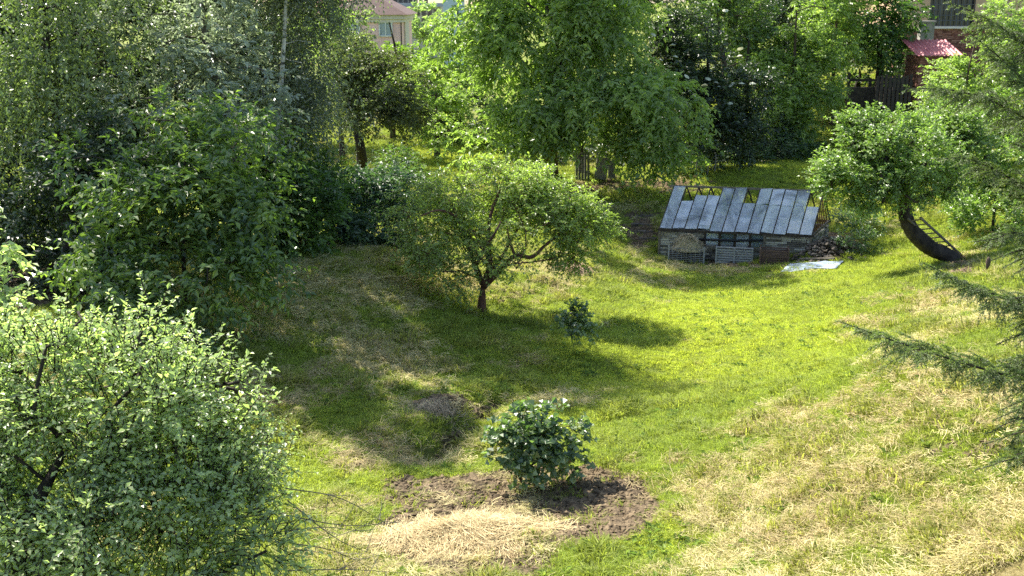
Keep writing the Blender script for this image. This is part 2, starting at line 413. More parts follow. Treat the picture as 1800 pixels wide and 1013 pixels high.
def fields(x, y, z):
    px, py = topix(x, y, z)
    n1 = fbm(x*.7, y*.7, 21, 4)/.94; n2 = fbm(x*2.6, y*2.6, 31, 3)/.88; n3 = fbm(x*.25, y*.25, 41, 3)/.88
    wx = px+(n2-.5)*70; wy = py+(fbm(x*1.7+9, y*1.7, 51, 3)-.44)*45
    soil = blobmask(wx, wy, SOIL); soil = np.clip((soil-.36+.35*(n2-.5))*5, 0, 1)
    dry = blobmask(px, py, DRY); dry = np.clip(dry*.80+(n1-.5)*2.0+(n2-.5)*1.3-.06, 0, 1)
    lush = blobmask(px, py, LUSH); dry = np.clip(dry-.75*lush, 0, 1)
    return soil, dry, lush, n1, n2, n3
soil_v, dry_v, lush_v, _, _, _ = fields(GX.ravel(), GY.ravel(), GZ.ravel())
def groundmat():
    m, t, N, L, b = newmat('garden_ground')
    tc = N.new('ShaderNodeTexCoord'); vec = tc.outputs['Object']
    a1 = N.new('ShaderNodeAttribute'); a1.attribute_name = 'soil'; a2 = N.new('ShaderNodeAttribute'); a2.attribute_name = 'dry'
    ng = noise(N, L, 9, 6, .7, vec); gr = ramp(N, L, ng.outputs[0], [(.3, (.06,.08,.015)), (.5, (.15,.19,.03)), (.72, (.28,.30,.06))])
    nh = noise(N, L, 14, 6, .75, vec, .6); hy = ramp(N, L, nh.outputs[0], [(.3, (.10,.075,.03)), (.5, (.27,.22,.09)), (.7, (.45,.38,.19))])
    ns = noise(N, L, 11, 7, .75, vec); so = ramp(N, L, ns.outputs[0], [(.3, (.025,.017,.010)), (.5, (.12,.083,.047)), (.72, (.32,.235,.135))])
    m1 = N.new('ShaderNodeMix'); m1.data_type = 'RGBA'; L.new(a2.outputs['Fac'], m1.inputs[0]); L.new(gr, m1.inputs[6]); L.new(hy, m1.inputs[7])
    m2 = N.new('ShaderNodeMix'); m2.data_type = 'RGBA'; L.new(a1.outputs['Fac'], m2.inputs[0]); L.new(m1.outputs[2], m2.inputs[6]); L.new(so, m2.inputs[7])
    L.new(m2.outputs[2], b.inputs['Base Color']); b.inputs['Roughness'].default_value = .95; b.inputs['Specular IOR Level'].default_value = .1
    nb = noise(N, L, 7, 8, .75, vec); bp = N.new('ShaderNodeBump'); bp.inputs['Strength'].default_value = 1; bp.inputs['Distance'].default_value = .12
    L.new(nb.outputs[0], bp.inputs['Height']); L.new(bp.outputs[0], b.inputs['Normal'])
    return m
ny, nx = GX.shape
ii = (np.arange(ny-1)[:, None]*nx+np.arange(nx-1)[None]); gf = np.stack([ii, ii+1, ii+nx+1, ii+nx], -1).reshape(-1, 4)
ground = mesh('ground', np.stack([GX, GY, GZ], -1).reshape(-1, 3), gf, groundmat(), attrs={'soil': soil_v, 'dry': dry_v}, smooth=True)
tag(ground, kind='structure')

# grass, hay and clods: scattered small pieces
def grassmat(name, trans, rough=.6):
    m, t, N, L, b = newmat(name)
    at = N.new('ShaderNodeAttribute'); at.attribute_type = 'INSTANCER'; at.attribute_name = 'col'
    av = N.new('ShaderNodeAttribute'); av.attribute_name = 'tint'
    mp = N.new('ShaderNodeMapRange'); mp.inputs[3].default_value = .6; mp.inputs[4].default_value = 1.4; L.new(av.outputs['Fac'], mp.inputs[0])
    mx = N.new('ShaderNodeMix'); mx.data_type = 'RGBA'; mx.blend_type = 'MULTIPLY'; mx.inputs[0].default_value = 1
    L.new(at.outputs['Color'], mx.inputs[6]); L.new(mp.outputs[0], mx.inputs[7]); c = mx.outputs[2]
    L.new(c, b.inputs['Base Color']); b.inputs['Roughness'].default_value = rough; b.inputs['Specular IOR Level'].default_value = .25
    tr = N.new('ShaderNodeBsdfTranslucent'); mc = N.new('ShaderNodeMix'); mc.data_type = 'RGBA'; mc.blend_type = 'MULTIPLY'; mc.inputs[0].default_value = 1
    L.new(c, mc.inputs[6]); mc.inputs[7].default_value = (1.5, 1.5, .9, 1); L.new(mc.outputs[2], tr.inputs[0])
    ms = N.new('ShaderNodeMixShader'); ms.inputs[0].default_value = trans; L.new(b.outputs[0], ms.inputs[1]); L.new(tr.outputs[0], ms.inputs[2])
    L.new(ms.outputs[0], N['Material Output'].inputs[0]); return m
GM = grassmat('grass_blades', .45); HM = grassmat('dry_stalks', .2, .7)
CM = plain('soil_clod', (.03,.02,.012), (.24,.175,.10), 8, .95, .6)
def tuft(rng, n, h, wd, spread, lean, segs=2):
    """upright blades, each a bent strip narrowing to its tip"""
    V = []; Fc = []; T = []
    for i in range(n):
        a = rng.random()*6.283; r = spread*rng.random()**.6; b = np.array([math.cos(a)*r, math.sin(a)*r, -.01])
        a2 = a+rng.normal()*.8; d = np.array([math.cos(a2), math.sin(a2), 0]); H = h*(.5+.9*rng.random()); ln = lean*(.3+rng.random())
        s = np.array([-d[1], d[0], 0])*wd*(.7+.6*rng.random())/2; s = Matrix.Rotation(rng.random()*3, 3, 'Z') @ Vector(s); s = np.array(s)
        k = len(V); tt = rng.random()
        m = b+d*H*ln*.3+np.array([0, 0, H*.6]); t_ = b+d*H*ln+np.array([0, 0, H*(1-.35*ln)])
        V += [b-s, b+s, m-s*.8, m+s*.8, t_]; Fc += [(k, k+1, k+3, k+2), (k+2, k+3, k+4)]; T += [tt]*5
    return V, Fc, T
def strands(rng, n, L0, wd, spread, hgt):
    """stalks lying across each other"""
    V = []; Fc = []; T = []
    a0 = 0.
    for i in range(n):
        c = np.array([rng.normal()*spread, rng.normal()*spread, hgt*rng.random()]); a = a0+rng.normal()*.7
        L_ = L0*(.4+rng.random()); d = np.array([math.cos(a), math.sin(a), rng.normal()*.18]); bend = np.array([-d[1], d[0], .1])*rng.normal()*.2*L_
        s = np.array([-d[1], d[0], rng.normal()*.4]); s = s/np.linalg.norm(s)*wd/2; k = len(V); tt = rng.random()
        p = [c-d*L_/2, c+bend+np.array([0, 0, .012]), c+d*L_/2]
        V += [p[0]-s, p[0]+s, p[1]-s, p[1]+s, p[2]-s*.5, p[2]+s*.5]; Fc += [(k, k+1, k+3, k+2), (k+2, k+3, k+5, k+4)]; T += [tt]*6
    return V, Fc, T
def clod(rng):
    import itertools
    mb = MB(); ax = np.linalg.qr(rng.normal(size=(3, 3)))[0]
    return None
def proto(name, data, mat):
    V, Fc, T = data; me = bpy.data.meshes.new(name); me.from_pydata([tuple(map(float, v)) for v in V], [], Fc)
    at = me.attributes.new('tint', 'FLOAT', 'POINT'); at.data.foreach_set('value', np.array(T, np.float32)); me.materials.append(mat); me.update()
    return bpy.data.objects.new(name, me)
def scatter(name, label, cat, pts, rot, scl, col, protos, seed=0):
    c = bpy.data.collections.new(name+'_pieces')
    for p in protos: c.objects.link(p)
    me = bpy.data.meshes.new(name); me.vertices.add(len(pts)); me.vertices.foreach_set('co', np.asarray(pts, np.float32).ravel())
    for a, v in (('rot', rot), ('scl', scl), ('col', col)):
        at = me.attributes.new(a, 'FLOAT_VECTOR', 'POINT'); at.data.foreach_set('vector', np.asarray(v, np.float32).ravel())
    rng = np.random.default_rng(seed); at = me.attributes.new('idx', 'INT', 'POINT'); at.data.foreach_set('value', rng.integers(0, len(protos), len(pts)).astype(np.int32))
    o = bpy.data.objects.new(name, me); COL.objects.link(o); tag(o, label, cat, kind='stuff')
    g = bpy.data.node_groups.new(name+'_scatter', 'GeometryNodeTree'); N = g.nodes; L = g.links
    g.interface.new_socket('Geometry', in_out='INPUT', socket_type='NodeSocketGeometry'); g.interface.new_socket('Geometry', in_out='OUTPUT', socket_type='NodeSocketGeometry')
    gi = N.new('NodeGroupInput'); go = N.new('NodeGroupOutput'); ip = N.new('GeometryNodeInstanceOnPoints')
    ci = N.new('GeometryNodeCollectionInfo'); ci.inputs['Collection'].default_value = c; ci.inputs['Separate Children'].default_value = True; ci.inputs['Reset Children'].default_value = True
    def nat(nm, ty):
        q = N.new('GeometryNodeInputNamedAttribute'); q.data_type = ty; q.inputs[0].default_value = nm; return q.outputs[0]
    e2r = N.new('FunctionNodeEulerToRotation'); L.new(nat('rot', 'FLOAT_VECTOR'), e2r.inputs[0])
    L.new(gi.outputs[0], ip.inputs['Points']); L.new(ci.outputs[0], ip.inputs['Instance']); ip.inputs['Pick Instance'].default_value = True
    L.new(nat('idx', 'INT'), ip.inputs['Instance Index']); L.new(e2r.outputs[0], ip.inputs['Rotation']); L.new(nat('scl', 'FLOAT_VECTOR'), ip.inputs['Scale'])
    L.new(ip.outputs[0], go.inputs[0]); md = o.modifiers.new('scatter', 'NODES'); md.node_group = g
    return o
rg = np.random.default_rng(5)
def candidates(dens0, rng, ymin=10, ymax=70, pw=1.35):
    """density dens0 per m2 at 15 m, thinner with distance, over the ground the view takes in and a few metres beside it"""
    out = []
    for y0 in np.arange(ymin, ymax, 2.):
        ym = y0+1; hw = ym*.53+3.5; d = dens0*(15/ym)**pw; n = int(d*2*2*hw)
        out.append(np.stack([(rng.random(n)*2-1)*hw, y0+2*rng.random(n)], 1))
    q = np.concatenate(out); return q[:, 0], q[:, 1]
x, y = candidates(210, rg); z = z_at(x, y); so, dr, lu, n1, n2, n3 = fields(x, y, z)
keep = (rg.random(len(x)) > so*.97) & (rg.random(len(x)) > dr*.55)
x, y, z, so, dr, lu, n1, n2, n3 = [q[keep] for q in (x, y, z, so, dr, lu, n1, n2, n3)]
n = len(x); u = rg.random(n)
c_g = np.array([.30,.375,.065]); c_l = np.array([.49,.56,.075]); c_y = np.array([.40,.42,.11])
t1 = np.clip(lu*.8+(n1-.5)*1.2+(u-.5)*.3, 0, 1)[:, None]; t2 = np.clip(dr*.9+(n2-.5)*.8+(u-.5)*.3, 0, 1)[:, None]
colg = (c_g*(1-t1)+c_l*t1)*(1-t2)+c_y*t2; colg *= (.7+.5*rg.random((n, 1)))*(1-.22*np.clip((n2-.53)*5, 0, 1)*(1-lu))[:, None]
s = (.75+.5*rg.random(n))*(1+.012*(y-15))*(1+np.clip(n2-.53, 0, .25)*6*(1-lu*.6))*(1-.15*lu); scl = np.stack([s*1.1, s*1.1, s*(.6+.5*rg.random(n))*(1-.25*lu)], 1)
rot = np.stack([rg.normal(size=n)*.15, rg.normal(size=n)*.15, rg.random(n)*6.283], 1)
pg = [proto('grass_tuft', tuft(rg, 30, .085, .0075, .09, .9), GM) for _ in range(5)]
scatter('grass', 'short green grass growing over the garden hollow', 'grass', np.stack([x, y, z], 1), rot, scl, colg, pg, 1)
ng_ = n
x, y = candidates(165, rg); z = z_at(x, y); so, dr, lu, n1, n2, n3 = fields(x, y, z)
keep = (rg.random(len(x)) < np.clip(dr*1.25-.06, 0, 1)*np.clip(.25+1.6*(n2-.28)/.4*1., .15, 1)) & (rg.random(len(x)) > so*.8)
x, y, z, dr, n1, n2, n3 = [q[keep] for q in (x, y, z, dr, n1, n2, n3)]
n = len(x); u = rg.random((n, 1)); colh = np.array([.38,.325,.14])*(1-u)+np.array([.70,.61,.32])*u
brn = np.clip((n3-.5)*5+(n2-.5)*3, 0, 1)[:, None]*.4; colh = colh*(1-brn)+np.array([.3,.2,.1])*brn
s = (.7+.7*rg.random(n))*(1+.012*(y-15)); rot = np.stack([rg.normal(size=n)*.2, rg.normal(size=n)*.2, fbm(x*.35, y*.35, 91, 3)*14+rg.normal(size=n)*.55], 1)
ph = [proto('hay_wisp', strands(rg, 30, l_, w_, .075, .045), HM) for l_, w_ in ((.12,.0045),(.16,.005),(.10,.006),(.26,.004),(.14,.005),(.09,.007))]
scatter('hay', 'pale cut hay lying in wisps over the slopes', 'hay', np.stack([x, y, z+.015], 1), rot, np.stack([s, s, s], 1), colh, ph, 2)
def rosette(rng, n, L0, wd):
    V = []; Fc = []; T = []
    for i in range(n):
        a = i*2.4+rng.normal()*.3; L_ = L0*(.5+.7*rng.random()); d = np.array([math.cos(a), math.sin(a), 0]); s = np.array([-d[1], d[0], 0])*wd*(.6+.6*rng.random())/2; e = .25+.6*rng.random(); k = len(V); tt = rng.random()
        p = [d*.01, d*L_*.5+np.array([0, 0, L_*e*.7]), d*L_+np.array([0, 0, L_*e*.6])]
        V += [p[0], p[1]-s, p[2], p[1]+s]; Fc += [(k, k+1, k+2), (k, k+2, k+3)]; T += [tt]*4
    return V, Fc, T
x, y = candidates(26, rg, 10, 50); z = z_at(x, y); so, dr, lu, n1, n2, n3 = fields(x, y, z); wn = fbm(x*.8+40, y*.8, 131, 3)
keep = (rg.random(len(x)) < np.clip((wn-.40)*5, .05, 1)) & (so < .3); x, y, z = x[keep], y[keep], z[keep]; nw = len(x); u = rg.random((nw, 1))
scatter('lawn_weeds', 'small broad leaved weeds and clover dotted through the lawn', 'weeds', np.stack([x, y, z+.02], 1), np.stack([rg.normal(size=nw)*.15, rg.normal(size=nw)*.15, rg.random(nw)*6.283], 1),
        np.repeat((.6+1.0*rg.random(nw))[:, None], 3, 1), np.array([.10,.17,.04])*(1-u)+np.array([.24,.32,.08])*u, [proto('weed_rosette', rosette(rg, q, .085, .035), GM) for q in (7, 10, 14)], 3)
print('tufts', ng_, 'wisps', n)
#SECTION_TREES
# ------------------------------------------------------------------ trees and bushes
L_APPLE = leafmat('apple_leaves', (.15,.185,.10), (.34,.39,.20), (.58,.61,.36), .5, .38, 1.0)
L_OLD = leafmat('old_apple_leaves', (.13,.17,.045), (.28,.34,.09), (.45,.50,.15), .5, .45, 1.0)#(.12,.165,.05), (.23,.29,.09), (.38,.43,.15), .48, .45, 1.)
L_WAL = leafmat('walnut_leaves', (.13,.18,.055), (.26,.325,.10), (.42,.48,.15), .5, .42, 1.)
L_LIME = leafmat('lime_green_leaves', (.09,.14,.028), (.18,.25,.045), (.32,.40,.075), .45, .5, .6)
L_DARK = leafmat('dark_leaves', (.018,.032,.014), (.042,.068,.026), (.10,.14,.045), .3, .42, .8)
L_MAPLE = leafmat('maple_leaves', (.045,.085,.025), (.09,.155,.04), (.16,.24,.05), .45, .42, .7)
L_SHRUB = leafmat('broad_shrub_leaves', (.04,.08,.026), (.11,.17,.045), (.32,.40,.085), .36, .42, .9)
L_SILV = leafmat('silvery_leaves', (.17,.20,.14), (.34,.37,.28), (.56,.58,.48), .42, .38, 1.0, (1.2,1.4,.95))
L_BIR = leafmat('birch_leaves', (.07,.10,.045), (.16,.20,.085), (.32,.36,.13), .35, .45, 1.)
L_BIRG = leafmat('grey_birch_leaves', (.06,.075,.05), (.13,.15,.10), (.24,.27,.18), .38, .45, 1.)
L_TEAL = leafmat('bluish_shrub_leaves', (.03,.06,.03), (.07,.12,.06), (.13,.19,.09), .38, .45, .7)
L_CUR = leafmat('currant_leaves', (.05,.09,.035), (.13,.19,.075), (.34,.41,.19), .38, .42, 1.0)
L_RED = leafmat('plum_leaves', (.07,.075,.035), (.13,.14,.06), (.2,.22,.08), .42, .45, .6)
L_PALE = leafmat('pale_far_leaves', (.2,.25,.13), (.32,.38,.2), (.42,.48,.26), .45, .5, .3)
BARK_LEAN = plain('rough_dark_bark', (.010,.008,.006), (.10,.078,.058), 4, .9, 1.0, 9, stretch=(1,1,.5))
L_LEAN = leafmat('leaning_tree_leaves', (.08,.13,.035), (.19,.27,.07), (.34,.42,.12), .42, .42, 1.)
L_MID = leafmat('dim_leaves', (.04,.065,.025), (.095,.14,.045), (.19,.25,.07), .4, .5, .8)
L_FLOW = leafmat('cream_flowers', (.4,.42,.3), (.5,.52,.38), (.6,.6,.46), .2, .7, .2, (1,1,.9))

# --- the near apple tree, bottom left
B = blob
tree('apple_tree', 'large leafy apple tree filling the lower left corner, in front of the mown hollow', 'tree',
     [B(150,700,9.2,190,120), B(60,640,9.6,120,75), B(260,760,9.0,170,130), B(110,860,8.6,190,170), B(315,860,9.0,150,145), B(400,800,9.6,85,75),
      B(220,960,8.4,230,120), B(405,930,8.8,85,95), B(30,960,8.6,120,110), B(-90,780,9.2,140,160), B(240,620,9.8,90,50), B(430,855,9.8,55,35), B(345,670,9.7,50,40), B(262,572,9.5,26,20), B(120,560,9.6,30,16), B(362,628,9.4,22,18), B(470,812,9.6,34,14), B(430,712,9.5,26,22), B(15,570,9.5,30,18), B(480,880,9.6,24,20), B(400,690,9.4,40,30)],
     dict(APPLE, ll=.058, lw=.034), L_APPLE, BARK_DARK, lai=1.9, base=on(-3.9, 8.2), trunk=[on(-3.9,8.2)-[0,0,.2], P(45,1010,8.3), P(60,900,8.5), P(110,800,8.9)], tr=.15, seed=3, stems=True, nskel=110)
tree('sapling', 'thin leafy sapling poking in at the left edge above the big apple tree', 'tree',
     [B(0,420,13,34,45), B(-30,500,13,55,60), B(5,560,13,40,30), B(-70,430,13,60,80)], dict(APPLE, ll=.12, lw=.06), L_APPLE, BARK_DARK, lai=2.0, tr=.05, seed=8, stems=True)

# --- left mass
tree('walnut_bush', 'tall dense bush of broad bright green leaves in front of the dark left thicket', 'bush',
     [B(330,300,22,90,75), B(290,400,21.5,110,80), B(400,400,21.5,75,75), B(360,480,21,100,75), B(250,500,21,90,70), B(310,550,20.6,70,35), B(440,450,22,55,40), B(230,340,22.5,60,60), B(385,260,22.8,45,45), B(300,225,23,35,30), B(420,330,22,40,50), B(450,300,22.6,50,50), B(470,380,22.6,45,45), B(220,430,21.6,60,70), B(350,350,21.2,70,60), B(285,235,23,30,45), B(345,215,23.5,25,35), B(410,240,24,35,40), B(240,290,22.5,45,40), B(455,225,25,40,30), B(150,300,23,40,30)],
     dict(BROAD, ll=.17, lw=.085), L_SHRUB, BARK_DARK, lai=2.6, tr=.08, seed=11, base=on(-7.0, 22.4))
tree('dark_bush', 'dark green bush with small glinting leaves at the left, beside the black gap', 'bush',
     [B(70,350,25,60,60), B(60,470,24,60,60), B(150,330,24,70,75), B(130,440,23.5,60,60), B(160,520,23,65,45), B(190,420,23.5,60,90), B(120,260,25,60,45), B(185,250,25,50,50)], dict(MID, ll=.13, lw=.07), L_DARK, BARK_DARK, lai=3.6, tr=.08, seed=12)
tree('silver_willow', 'tall pale tree with glinting silvery leaves rising above the broad leafed bush', 'tree',
     [B(310,100,27.5,100,80,1.0), B(240,90,27.5,65,80,.9), B(400,110,27.8,80,90,1.0), B(330,195,27,105,55,.9), B(420,210,27.2,65,45,.8), B(330,0,28,120,60,1.0), B(250,190,27,60,55,.8), B(400,-90,28.5,90,60,1.2), B(440,-190,28.5,80,80), B(445,-290,28.5,70,70), B(430,-380,29,60,50), B(450,160,27.3,45,60,.7)],
     dict(FINE, ll=.16, lw=.08, tl=.5, flat=1.7), L_SILV, BARK_GREY, lai=1.65, tr=.17, seed=13, sub=.6)
tree('weeping_birch', 'weeping birch with long yellow green hanging sprays at the upper left corner', 'tree',
     [B(60,60,27,90,90), B(150,50,27,70,80), B(20,170,26.5,60,80), B(110,150,26.5,60,60), B(-60,80,27,90,120), B(60,-60,27,120,60), B(20,-200,27,100,90), B(0,-350,27.5,100,90), B(150,-50,27,60,50), B(190,110,27,40,60)],
     WEEP, L_BIR, BARK_DARK, lai=2.1, tr=.16, seed=14)
tree('spruce_thicket_tree', 'blackish evergreen tree behind the hanging birch sprays at far left, unseen high crown added for shade', 'tree',
     [B(70,300,30,110,110), B(-40,330,29,110,140), B(120,180,31,100,100), B(0,120,31,120,120), B(220,330,31,110,150), B(60,440,28,90,70), B(200,130,31,120,130), B(330,330,29,100,120), B(20,0,31,150,100), B(330,80,31.5,130,110), B(420,180,31.5,100,100), B(330,-30,32.5,130,70), B(255,-205,25.2,80,75,1.6), B(200,-310,26.2,80,80,1.6), B(330,-150,25,50,50,1.2)], dict(MID, ll=.14, lw=.06), L_DARK, BARK_DARK, lai=3.2, tr=.2, seed=15, group=None)  # dark leaves back the black gaps; blobs above the frame added to shade lawn
tree('slender_birch', 'grey leaved weeping birch with a thin white trunk showing at the top', 'tree',
     [B(535,20,30,45,90), B(545,100,30,38,80), B(510,120,30.5,40,80), B(540,-60,30,75,90), B(520,180,30,30,40), B(470,-30,31,60,70), B(530,-180,30,90,90), B(520,-320,30,80,90), B(460,-240,30.5,70,80), B(450,-350,30.5,60,70)],
     dict(WEEP, ll=.10, lw=.045, k=18, tl=.95), L_BIRG, BIRCH, lai=3.2, tr=.10, seed=16, base=on(-6.1,29.6),
     trunk=[on(-6.1,29.6)-[0,0,.2], P(486,300,29.3), P(494,150,29.2), P(500,60,29.2), P(505,-60,29.3), P(510,-160,29.6)])
tree('hazel_bush', 'rounded dark hazel bush under the grey birch, at the top of the left bank', 'bush',
     [B(500,340,29,80,75), B(560,390,28,60,50), B(480,260,30,60,50), B(450,380,27.5,50,60), B(520,420,27.2,50,40), B(570,345,30,50,55), B(470,320,27.5,60,60), B(540,330,28,50,50)], dict(MID, ll=.14, lw=.08), L_MAPLE, BARK_DARK, lai=3.6, tr=.07, seed=17)
tree('elder_bush', 'bluish green elder bush at the foot of the bank, left of the old apple tree', 'bush',
     [B(640,360,31,60,55), B(600,350,32,50,42), B(665,410,30,45,35), B(655,335,33,40,30), B(700,350,32,35,50), B(640,440,29.6,35,25), B(590,400,29.6,45,45), B(700,400,30,30,40), B(560,350,31,40,50)], dict(MID, ll=.14, lw=.07), L_TEAL, BARK_DARK, lai=4.2, tr=.06, seed=18)
tree('privet_bush', 'low leafy bush in front of the sunlit clearing, right of the plum trunk', 'bush',
     [B(700,298,38,42,20), B(740,315,37,36,18), B(665,288,38,26,18), B(715,335,36,40,30)], dict(MID, ll=.12, lw=.06), L_SHRUB, BARK_DARK, lai=2.4, tr=.05, seed=19)
# --- behind the hollow
tree('plum_tree', 'dark plum tree with a bare knotty trunk in front of the sunlit clearing', 'tree',
     [B(660,150,45,80,55), B(600,170,45,50,60), B(710,190,45,50,50), B(640,210,44,50,30), B(620,100,46,50,50), B(680,125,46,40,28)], dict(MID, ll=.14, lw=.075), L_RED, BARK_DARK, lai=3.2, tr=.28, seed=20,
     base=G(637,298), trunk=[G(637,298)-[0,0,.3], P(634,262,44.2), P(628,225,44.4), P(640,170,44.8)])
tree('lime_tree', 'bright yellow green tree below the pink house', 'tree',
     [B(690,98,62,36,26), B(700,140,62,60,35), B(750,110,62,55,38), B(790,130,60,45,50), B(640,140,64,32,28), B(740,150,60,60,45), B(600,105,60,35,40), B(580,40,60,30,45)], dict(MID, ll=.2, lw=.11), L_LIME, BARK, lai=2.2, tr=.18, seed=21)
tree('cherry_tree', 'leafy green tree with arching boughs behind the plum tree', 'tree',
     [B(760,200,54,50,45), B(720,160,55,50,45), B(790,230,52,30,30), B(800,180,55,30,45)], dict(MID, ll=.17, lw=.09), L_WAL, BARK, lai=2.4, tr=.2, seed=22)
tree('maple_sapling', 'slim leafy tree left of the pink house, its top against the roof', 'tree',
     [B(628,55,54,16,45), B(600,50,54,25,50), B(580,85,52,36,60), B(600,135,50,45,40), B(560,10,53,30,60)], dict(MID, ll=.17, lw=.09), L_WAL, BARK, lai=2.0, tr=.14, seed=23)
tree('walnut_tree', 'huge spreading walnut tree with drooping green boughs behind the glasshouse', 'tree',
     [B(960,60,48,150,90), B(870,110,47,80,90), B(1060,110,47,110,90), B(900,210,46,90,55), B(1000,190,46,90,60), B(1110,190,46,90,70), B(1170,180,46,60,45), B(1125,250,45.4,60,32),
      B(860,30,48,70,80), B(1060,10,48,110,60), B(960,-80,49,190,80), B(920,-190,49,180,80), B(900,-290,49,140,70), B(1050,-170,48.5,110,70), B(770,-235,44.5,150,60), B(760,-320,44.5,120,45), B(900,-130,46,110,50), B(850,250,45.6,50,25), B(1165,255,45.6,50,35), B(960,235,46.5,60,28), B(1140,288,45.2,40,18)],  # unseen left boughs above the frame added to shade the lawn by the glasshouse
     dict(WALNUT, ll=.27, lw=.12), L_WAL, BARK, lai=3.3, tr=.38, seed=24, base=G(968,305), trunk=[G(968,305)-[0,0,.3], P(966,240,46.6), P(968,180,46.8), P(985,100,47.2), P(960,10,48)], sub=.9)
tree('young_walnut', 'second walnut trunk leaning inside the big walnut crown, above the old planks', 'tree',
     [B(1030,120,49,60,50), B(1045,60,49,50,50), B(1010,200,49,40,40)], dict(WALNUT, ll=.2, lw=.09), L_WAL, BARK_DARK, lai=2.0, tr=.2, seed=25, base=G(1022,300), trunk=[G(1022,300)-[0,0,.3], P(1018,220,48.8), P(1022,160,49), P(1040,80,49)])
el = tree('elder_tree', 'dark elder dotted with cream flower heads, right of the huge walnut', 'tree',
     [B(1210,130,50,60,60), B(1250,180,50,70,60), B(1200,60,51,60,45), B(1290,230,50,60,50), B(1240,240,49.5,60,40), B(1310,160,51,50,60), B(1170,100,51,40,60)], dict(MID, ll=.17, lw=.09), L_DARK, BARK_DARK, lai=3.5, tr=.16, seed=26)
tree('robinia_tree', 'tall fresh green tree at the top edge above the elder', 'tree',
     [B(1215,20,56,45,40), B(1290,30,58,70,55), B(1250,-60,58,110,60), B(1350,60,58,60,50), B(1230,70,55,35,30)], dict(MID, ll=.19, lw=.10), L_SHRUB, BARK, lai=2.3, tr=.2, seed=27)
tree('hornbeam_tree', 'light green tree standing at the top of the sloping lawn', 'tree',
     [B(1390,140,56,50,50), B(1420,80,56,45,55), B(1370,190,55.5,55,50), B(1425,150,56,42,60), B(1340,130,57,45,40), B(1350,240,55.5,50,30), B(1400,230,55.5,45,35), B(1440,20,57,40,50)], dict(MID, ll=.18, lw=.09), L_WAL, BARK, lai=3.2, tr=.2, seed=28)
tree('ash_tree', 'tall bright green ash in front of the dark maple', 'tree',
     [B(1480,60,58,50,60), B(1450,130,57.5,42,50), B(1510,80,61.5,32,30), B(1430,190,57.5,42,30), B(1480,-40,59,70,60)], dict(MID, ll=.18, lw=.09), L_WAL, BARK, lai=3.2, tr=.2, seed=29)
tree('maple_tree', 'dark broad maple beside the ochre house at the top', 'tree',
     [B(1548,30,61,55,45), B(1550,80,61,50,35), B(1510,10,61,50,50), B(1590,22,61,30,28), B(1575,60,61,30,35)], dict(BROAD, ll=.22, lw=.13), L_MAPLE, BARK_DARK, lai=2.6, tr=.25, seed=30)
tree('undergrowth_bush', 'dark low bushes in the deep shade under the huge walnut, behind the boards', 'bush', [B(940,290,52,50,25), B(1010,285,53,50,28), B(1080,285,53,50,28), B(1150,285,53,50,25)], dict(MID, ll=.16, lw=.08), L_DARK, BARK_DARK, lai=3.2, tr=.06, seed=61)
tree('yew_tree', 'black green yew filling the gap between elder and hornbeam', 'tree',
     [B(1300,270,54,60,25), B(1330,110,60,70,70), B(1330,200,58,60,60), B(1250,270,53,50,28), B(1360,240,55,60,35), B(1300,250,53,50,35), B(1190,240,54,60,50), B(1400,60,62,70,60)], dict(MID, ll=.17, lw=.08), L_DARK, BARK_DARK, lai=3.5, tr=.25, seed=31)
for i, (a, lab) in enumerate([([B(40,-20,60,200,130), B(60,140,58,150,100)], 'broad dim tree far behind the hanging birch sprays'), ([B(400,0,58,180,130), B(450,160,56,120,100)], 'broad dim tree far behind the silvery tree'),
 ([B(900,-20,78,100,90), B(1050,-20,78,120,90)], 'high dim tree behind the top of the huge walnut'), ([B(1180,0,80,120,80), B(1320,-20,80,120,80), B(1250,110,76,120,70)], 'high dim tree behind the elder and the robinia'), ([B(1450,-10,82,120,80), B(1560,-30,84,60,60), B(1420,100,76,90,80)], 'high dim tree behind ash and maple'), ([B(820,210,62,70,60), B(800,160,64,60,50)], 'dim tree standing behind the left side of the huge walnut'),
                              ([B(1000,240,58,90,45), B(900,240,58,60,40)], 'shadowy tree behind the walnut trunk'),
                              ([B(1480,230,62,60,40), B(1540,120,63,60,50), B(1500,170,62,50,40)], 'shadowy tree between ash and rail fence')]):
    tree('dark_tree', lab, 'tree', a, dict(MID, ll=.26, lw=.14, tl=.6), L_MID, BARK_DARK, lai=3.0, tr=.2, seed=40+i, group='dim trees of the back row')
tree('pale_tree', 'pale grey green tree in front of the distant beige block', 'tree', [B(745,45,105,48,32), B(720,65,104,35,20), B(780,60,105,30,25)], dict(MID, ll=.4, lw=.22), L_PALE, BARK, lai=2.2, tr=.25, seed=44)
# elder flowers: flat cream heads on the elder's crown
rf = np.random.default_rng(77); V = [(0, 0, .03)]; Fc = []; fl0 = None
for j in range(9): V.append((math.cos(j*.698)*.12, math.sin(j*.698)*.12, -.02-.02*rf.random()))
fl0 = mesh('flower_head', V, [(0, 1+j, 1+(j+1) % 9) for j in range(9)], L_FLOW, None, {'tint': rf.random(10)}); fl0.parent = el
for i in range(28):
    c = P(rf.normal(1240, 48), rf.normal(150, 60), 47.9+rf.random()*1.2)-np.array(el.location); q = fl0 if i == 0 else fl0.copy()
    if i: COL.objects.link(q)
    q.parent = el; q.location = tuple(c); q.rotation_euler = (rf.normal()*.3+.15, rf.normal()*.3, rf.random()*6); q.scale = (.6+.7*rf.random(),)*3
